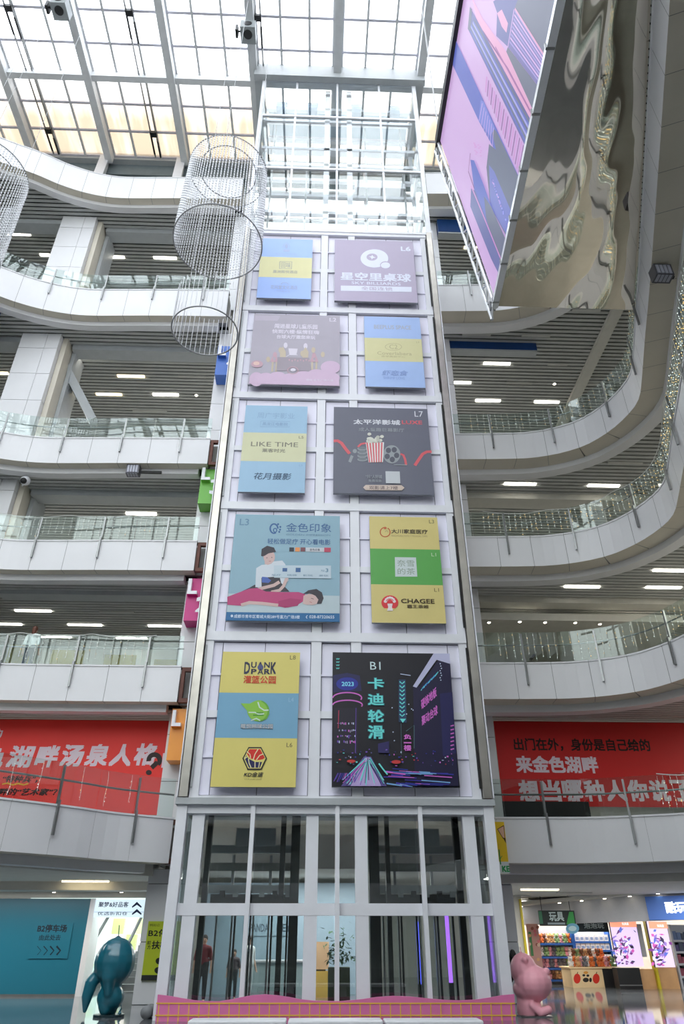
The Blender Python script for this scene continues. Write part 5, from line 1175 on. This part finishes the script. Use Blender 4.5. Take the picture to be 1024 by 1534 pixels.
for i in range(220):
    c = Vector((0.78 + random.gauss(0, 0.2), 25 + random.gauss(0, 0.2), 0.95 + abs(random.gauss(0, 0.4)))); a = Vector((random.gauss(0, 1), random.gauss(0, 1), random.gauss(0, .6))).normalized() * 0.09; d = a.cross(Vector((0.3, 0.2, 1))).normalized() * 0.035
    b.poly([c - a, c + d, c + a, c - d], [(0, 1, 2, 3)], M_TREE)
b.build('leaves', r)
# ------------------------------------------------------------------ TOY SHOP
Yh = 31.2
M_HEAD = mat('grey_shop_header', (176, 178, 184), 0.55)
hl, hr = at(787, 1386, 33.0), at(1050, 1377, 28.4); zb_ = at(900, 1385, Yh).z
b = MB(); d_ = (hr - hl).normalized(); nn = Vector((-d_.y, d_.x, 0)) * 0.12
b.poly([hl - nn, hr - nn, hr + nn, hl + nn] + [Vector((p.x, p.y, 3.03)) for p in (hl - nn, hr - nn, hr + nn, hl + nn)], [(0, 3, 2, 1), (4, 5, 6, 7), (0, 1, 5, 4), (1, 2, 6, 5), (2, 3, 7, 6), (3, 0, 4, 7)], M_HEAD); struct(b, 'shopfront_wall')
sl, sr = at(775, 1357.5, 32.6), at(1050, 1331.5, 28.0)
b = MB(); b.bar(sl + Vector((0, 0, 0.06)), sr + Vector((0, 0, 0.06)), 0.9, 0.12, M_PLASTER); struct(b, 'beam')
for (px, py) in ((781, 1356.5), (844, 1350.5), (879, 1347.5), (914, 1344.2), (951, 1340.7), (991, 1337)):
    t = (px - 775) / 275; pp_ = sl.lerp(sr, t); hs = MB(); hs.tube([(pp_.x, pp_.y, pp_.z + 0.03), (pp_.x, pp_.y, pp_.z - 0.02)], 0.08, M_WHITE, 12); hs = hs.build('downlight'); tag(hs, 'small bright downlight in the soffit edge above the toy shop header', 'downlight', 'row of downlights above the toy shop header')
    b = MB(); b.tube([(pp_.x, pp_.y, pp_.z - 0.015), (pp_.x, pp_.y, pp_.z - 0.035)], 0.06, L_SPOT, 12); b.build('lamp', hs)
b = MB(); b.box(8.2, XR - 0.05, 36.0, 36.2, 0, 3.4, mat('warm_shop_wall', (206, 196, 184), 0.6)); struct(b, 'shop_wall')
xj = at(790, 1400, Yh).x
b = MB(); b.box(at(768, 1400, 30.5).x, at(786, 1400, 30.5).x, 30.5, 31.2, 0, 3.44, M_PLASTER); struct(b, 'pillar')
b = MB(); b.box(at(783.5, 1400, 30.4).x, at(786.5, 1400, 30.4).x, 30.4, 30.5, 0, 2.9, mat('yellow_corner_guard', (206, 186, 40), 0.4)); o = b.build('corner_guard'); tag(o, 'thin yellow corner guard at the edge of the toy shop', 'corner guard')
bd = Board('poster', 'flowery pink poster on the toy shop side wall', 'poster', (0, 32.5, 0), (0, -1, 0), [(790, 1384), (807, 1384), (811, 1452), (793, 1452)], 0.04, I(196, 150, 140)); bd.rect(793, 1396, 797, 1432, I(70, 130, 80)); 
for i in range(14): bd.disc(792 + random.random() * 15, 1388 + random.random() * 58, 2.4, 2.6, random.choice((I(214, 120, 130), I(226, 200, 180), I(150, 90, 80), I(220, 170, 120))), n=10)
bd.done()
bd = Board('shop_sign', 'deep blue lit shop sign with white characters at the photo edge', 'sign', hl - nn * 1.9, -nn, [(966, 1344.5), (1090, 1338), (1090, 1376), (971.6, 1379)], 0.1, lit('sign_blue', (20, 44, 130), 0.3)); wl_ = lit('sign_letters', (240, 248, 255), 1.4)
bd.text('酷玩', 996, 1350.5, 1028, 1368, wl_, 0.04); bd.text('潮品', 1034, 1350, 1066, 1368, wl_, 0.04); bd.done()
bd = Board('hanging_sign', 'black and green hanging board over the toy shelves', 'sign', (0, 31.0, 0), (0, -1, 0), [(806.5, 1364.5), (860.5, 1363.5), (861.5, 1386), (808, 1388)], 0.06, I(34, 44, 42))
bd.poly([(852, 1366), (858, 1366), (861, 1384), (848, 1385)], I(60, 160, 80)); bd.disc(857, 1391, 10, 8, I(110, 170, 200)); bd.disc(857, 1391, 6, 4, I(190, 220, 226)); bd.rect(807, 1365, 812, 1384, I(60, 120, 90))
bd.text('玩具', 822, 1366, 844, 1380, I(190, 206, 206), 0.03); bd.rect(820, 1382, 846, 1385, I(150, 166, 170)); bd.hang(3.03, M_BLACK); bd.done()
bd = Board('hanging_sign', 'black board with pale lettering above the white boxed toys', 'sign', (0, 31.9, 0), (0, -1, 0), [(863, 1381), (910, 1379.5), (911, 1395), (866, 1397)], 0.06, I(40, 50, 54)); bd.text('泡泡玩', 874, 1383, 904, 1391, I(170, 186, 190), 0.03); bd.hang(3.03, M_BLACK); bd.done()
def shelf_unit(px0, px1, pyb, tiers, Y, label, col=(28, 84, 160)):
    x0, x1 = at(px0, 1430, Y).x, at(px1, 1430, Y).x; m = mat('shelf_%d_%d_%d' % col, col, 0.4); ztop = at((px0 + px1) / 2, pyb, Y).z
    r = root('shelf_unit', ((x0 + x1) / 2, Y + 0.2, 0), label, 'shelf')
    for x in (x0, x1): b = MB(); b.box(x - 0.035, x + 0.035, Y, Y + 0.45, 0, ztop, m); b.build('upright', r)
    zs = []
    for t in tiers:
        z = at((px0 + px1) / 2, t, Y).z; b = MB(); b.box(x0 + 0.036, x1 - 0.036, Y, Y + 0.45, z - 0.07, z, m); b.build('shelf_board', r); zs.append(z)
    b = MB(); b.box(x0, x1, Y + 0.46, Y + 0.48, 0, ztop, mat('shelf_back', (190, 196, 206), 0.6)); b.build('back_panel', r)
    return x0, x1, zs
toyc = [('tan', (206, 160, 110)), ('white', (232, 228, 222)), ('orange', (222, 120, 60)), ('grey', (110, 110, 116)), ('brown', (120, 80, 56)), ('pink', (226, 160, 170)), ('green', (130, 160, 110))]
protos = []
for nm, rgb in toyc:
    r = root('plush_toy', (0, 0, -50), 'small %s plush toy in the toy shop display' % nm, 'plush toy', '%s plush toys in the toy shop' % nm); m = mat('plush_' + nm, rgb, 0.9, var=0.1)
    b = MB(); b.sphere((0, 0, -49.9), (0.085, 0.075, 0.1), m); b.sphere((0, -0.02, -49.74), (0.085, 0.08, 0.08), m)
    for s in (-1, 1): b.sphere((s * 0.065, 0, -49.67), 0.032, m, 8, 6); b.sphere((s * 0.07, -0.06, -49.96), (0.035, 0.06, 0.035), m, 8, 6); b.sphere((s * 0.09, -0.03, -49.86), (0.03, 0.035, 0.06), m, 8, 6)
    b.build('body', r, True)
    b = MB()
    for s in (-1, 1): b.sphere((s * 0.03, -0.095, -49.73), 0.011, M_BLACK, 6, 4)
    b.sphere((0, -0.1, -49.76), 0.012, M_BLACK, 6, 4); b.build('face', r)
    protos.append(r)
used = set()
def toy(x, y, z, rz=0.0):
    i = random.randrange(len(protos))
    if i not in used: used.add(i); protos[i].location = (x, y, z); protos[i].rotation_euler = (0, 0, rz); return
    dup(protos[i], (x, y, z), rotz=rz)
x0, x1, zs = shelf_unit(809, 861, 1392, (1413, 1433, 1450, 1467.5), 33.6, 'blue shelf unit filled with plush toys at the back of the toy shop')
for z in zs:
    n = 8
    for i in range(n): toy(x0 + 0.13 + (x1 - x0 - 0.26) * i / (n - 1), 33.78 + random.uniform(-0.05, 0.05), z, random.uniform(-0.4, 0.4))
x2, x3, zs2 = shelf_unit(863, 917, 1392, (1410, 1423, 1440), 33.9, 'blue shelf unit stacked with white boxes beside the plush toy shelf')
M_BOX = mat('white_card_box', (222, 224, 230), 0.5); M_BOXB = mat('box_print', (130, 150, 190), 0.5); pb = None
for z in zs2:
    for i in range(7):
        x = x2 + 0.14 + (x3 - x2 - 0.28) * i / 6
        if pb is None:
            pb = root('toy_box', (x, 34.0, z), 'white toy box on the blue shelf beside the plush toy shelf', 'toy box', 'white toy boxes on the blue shelf'); b = MB(); b.box(x - 0.09, x + 0.09, 33.93, 34.1, z, z + 0.24, M_BOX); b.build('carton', pb); b = MB(); b.box(x - 0.06, x + 0.06, 33.925, 33.93, z + 0.05, z + 0.15, M_BOXB); b.build('label', pb)
        else: dup(pb, (x, 34.0, z))
# display table
Yt = 31.6; xa, xb, xc = at(856, 1465, Yt).x, at(903.5, 1465, Yt).x, at(928, 1465, Yt).x; zt1 = at(880, 1451, Yt).z; zt2 = at(880, 1437, Yt + 0.4).z
r = root('display_table', ((xa + xc) / 2, Yt + 0.6, 0), 'tiered toy display table with red apples painted on its front', 'display table')
M_CREAM = mat('cream_table_front', (238, 208, 160), 0.5); b = MB(); b.box(xa, xb, Yt, Yt + 1.2, 0, zt1, M_CREAM); o = b.build('front_cabinet', r)
b = MB(); b.box(xb, xc, Yt + 0.02, Yt + 1.2, 0, zt1 - 0.03, M_BLACK); b.build('side_cabinet', r)
b = MB(); b.box(xa - 0.05, xc + 0.05, Yt - 0.05, Yt + 1.25, zt1, zt1 + 0.05, M_CREAM); b.build('counter_top', r)
b = MB(); b.box(xa + 0.3, xc - 0.2, Yt + 0.45, Yt + 1.1, zt1 + 0.05, zt2, M_CREAM); b.build('upper_tier', r)
bd = Board('apple_panel', None, None, (0, Yt - 0.005, 0), (0, -1, 0), [(857, 1452.5), (902, 1452.5), (903, 1478.5), (857.5, 1478.5)], 0.004, M_CREAM, face_name='panel')
for cx in (864, 892.5): bd.disc(cx, 1466, 5.2, 7.5, I(216, 52, 34)); bd.line([(cx, 1459), (cx + 1, 1456)], 1, I(90, 60, 30))
for cx, cy, rx, ry in ((874, 1461, 2.2, 1.8), (880, 1461.5, 2.2, 1.8), (877, 1468, 4.5, 3.4), (884, 1468, 2, 3.4)): bd.disc(cx, cy, rx, ry, I(40, 34, 30))
bd.disc(877, 1457, 3.5, 2, I(220, 150, 60)); bd.done()
ap = bd.root
for ch in list(ap.children):
    ch.parent = r; ch.location = Vector(ap.location) - Vector(r.location); ch.name = 'painted_panel'
bpy.data.objects.remove(ap)
for i in range(13): toy(xa + 0.1 + (xc - xa - 0.2) * i / 12, Yt + 0.16 + 0.08 * (i % 2), zt1 + 0.05, random.uniform(-0.5, 0.5))
for i in range(8): toy(xa + 0.42 + (xc - xa - 0.75) * i / 7, Yt + 0.68, zt2, random.uniform(-0.5, 0.5))
for i in range(5): toy(xa + 0.55 + (xc - xa - 1.0) * i / 4, Yt + 0.95, zt2, random.uniform(-0.5, 0.5))
# poster lightboxes and cabinets
Yp2 = 30.6
def lightbox(c, yo, label, seed, Yp2=Yp2):
    random.seed(seed); bd = Board('lightbox_poster', label, 'poster', (0, Yp2, 0), (0, -1, 0), c, 0.12, lit('poster_face_%d' % seed, (206, 186, 236), 0.75), M_BLACK, face_name='light_panel')
    x0_, y0_ = c[0]; x1_, y1_ = c[2]
    bd.poly([(c[0][0] + .3, c[0][1] + .3), (c[1][0] - .3, c[1][1] + .3), (c[1][0] - .3 + (c[2][0] - c[1][0]) * .2, yo), (c[0][0] + .3 + (c[3][0] - c[0][0]) * .2, yo)], lit('poster_orange', (244, 150, 120), 0.7)); bd.text('玩具展', (x0_ + x1_) / 2 - 6, c[0][1] + 5, (x0_ + x1_) / 2 + 4, c[0][1] + 9, lit('poster_white', (255, 250, 246), 0.7), 0.02)
    pal = [lit('p_%d' % i, cc, 0.6) for i, cc in enumerate(((120, 60, 130), (60, 50, 80), (240, 236, 250), (200, 90, 170), (90, 110, 200), (150, 120, 200), (46, 40, 60)))]
    w_, h_ = c[1][0] - c[0][0], c[2][1] - yo
    for i in range(70):
        px, py = x0_ + 4 + w_ * (0.5 + random.gauss(0, 0.22)), yo + h_ * (0.52 + random.gauss(0, 0.2)); px = min(max(px, x0_ + 5), x1_ - 6); py = min(max(py, yo + 3), y1_ - 4); a = random.random() * 6.28; L = 2 + random.random() * 5; t = 0.6 + random.random() * 2.2
        bd.poly([(px - L * math.cos(a), py - L * math.sin(a)), (px + t * math.sin(a), py - t * math.cos(a)), (px + L * math.cos(a), py + L * math.sin(a)), (px - t * math.sin(a), py + t * math.cos(a))], random.choice(pal))
    for i in range(10): bd.disc(x0_ + 5 + random.random() * (w_ - 7), y1_ - 3 - random.random() * 4, 2, 1.2, random.choice(pal[:4]), n=8)
    bd.done()
lightbox([(911, 1377), (951.5, 1376), (963, 1447), (925, 1448.5)], 1389, 'lit purple poster with orange top beside the toy display table', 3)
lightbox([(970, 1380), (998, 1380.5), (1009.5, 1449), (979.5, 1449)], 1391, 'lit blue poster with orange top under the deep blue shop sign', 5, 29.0)
random.seed(11)
px = lambda x, y=1465: at(x, y, Yp2).x
b = MB(); b.box(px(926), px(960), Yp2, Yp2 + 0.5, 0, at(940, 1450, Yp2).z, M_BLACK); b.box(px(926), px(960), Yp2 - 0.01, Yp2, 0.1, 0.14, M_STEEL); b.build('glass_cabinet'); o = bpy.data.objects['glass_cabinet']; tag(o, 'black display cabinet under the purple lit poster', 'cabinet')
M_WOOD = mat('pale_oak_board', (206, 160, 112), 0.5, var=0.12, scale=2)
b = MB(); b.box(px(955, 1420), px(969, 1420), Yp2 + 0.16, 31.2, 1.0, zb_ + 0.01, M_HEAD); b.box(px(961), px(983.5), Yp2 + 0.14, 31.2, 0, 0.62, M_WOOD); struct(b, 'pillar')
b = MB(); b.box(px(984), px(987.5), Yp2, Yp2 + 0.3, 0, 2.3, MATS['yellow_corner_guard']); o = b.build('corner_guard'); tag(o, 'olive yellow corner guard between the two lit posters', 'corner guard')
b = MB(); b.box(px(988), px(1018), Yp2 + 0.15, Yp2 + 0.4, 0, 0.72, M_WOOD); struct(b, 'dado_wall')
x4, x5, zs3 = shelf_unit(1012, 1075, 1385, (1408, 1425, 1443, 1462, 1480), 30.7, 'grey shelf unit with dark boxes at the photo edge', (170, 172, 180))
pb = None; cl = [(70, 60, 110), (60, 70, 90), (130, 60, 80), (90, 110, 150)]
for z in zs3:
    for i in range(9):
        x = x4 + 0.12 + (x5 - x4 - 0.24) * i / 8; c_ = random.choice(cl); b = MB(); b.box(x - 0.08, x + 0.08, 30.75, 30.95, z, z + 0.2 + 0.1 * random.random(), mat('box_%d_%d_%d' % c_, c_, 0.5)); o = b.build('toy_carton'); tag(o, 'dark toy carton on the grey shelf at the photo edge', 'toy box', 'dark toy cartons on the grey shelf')
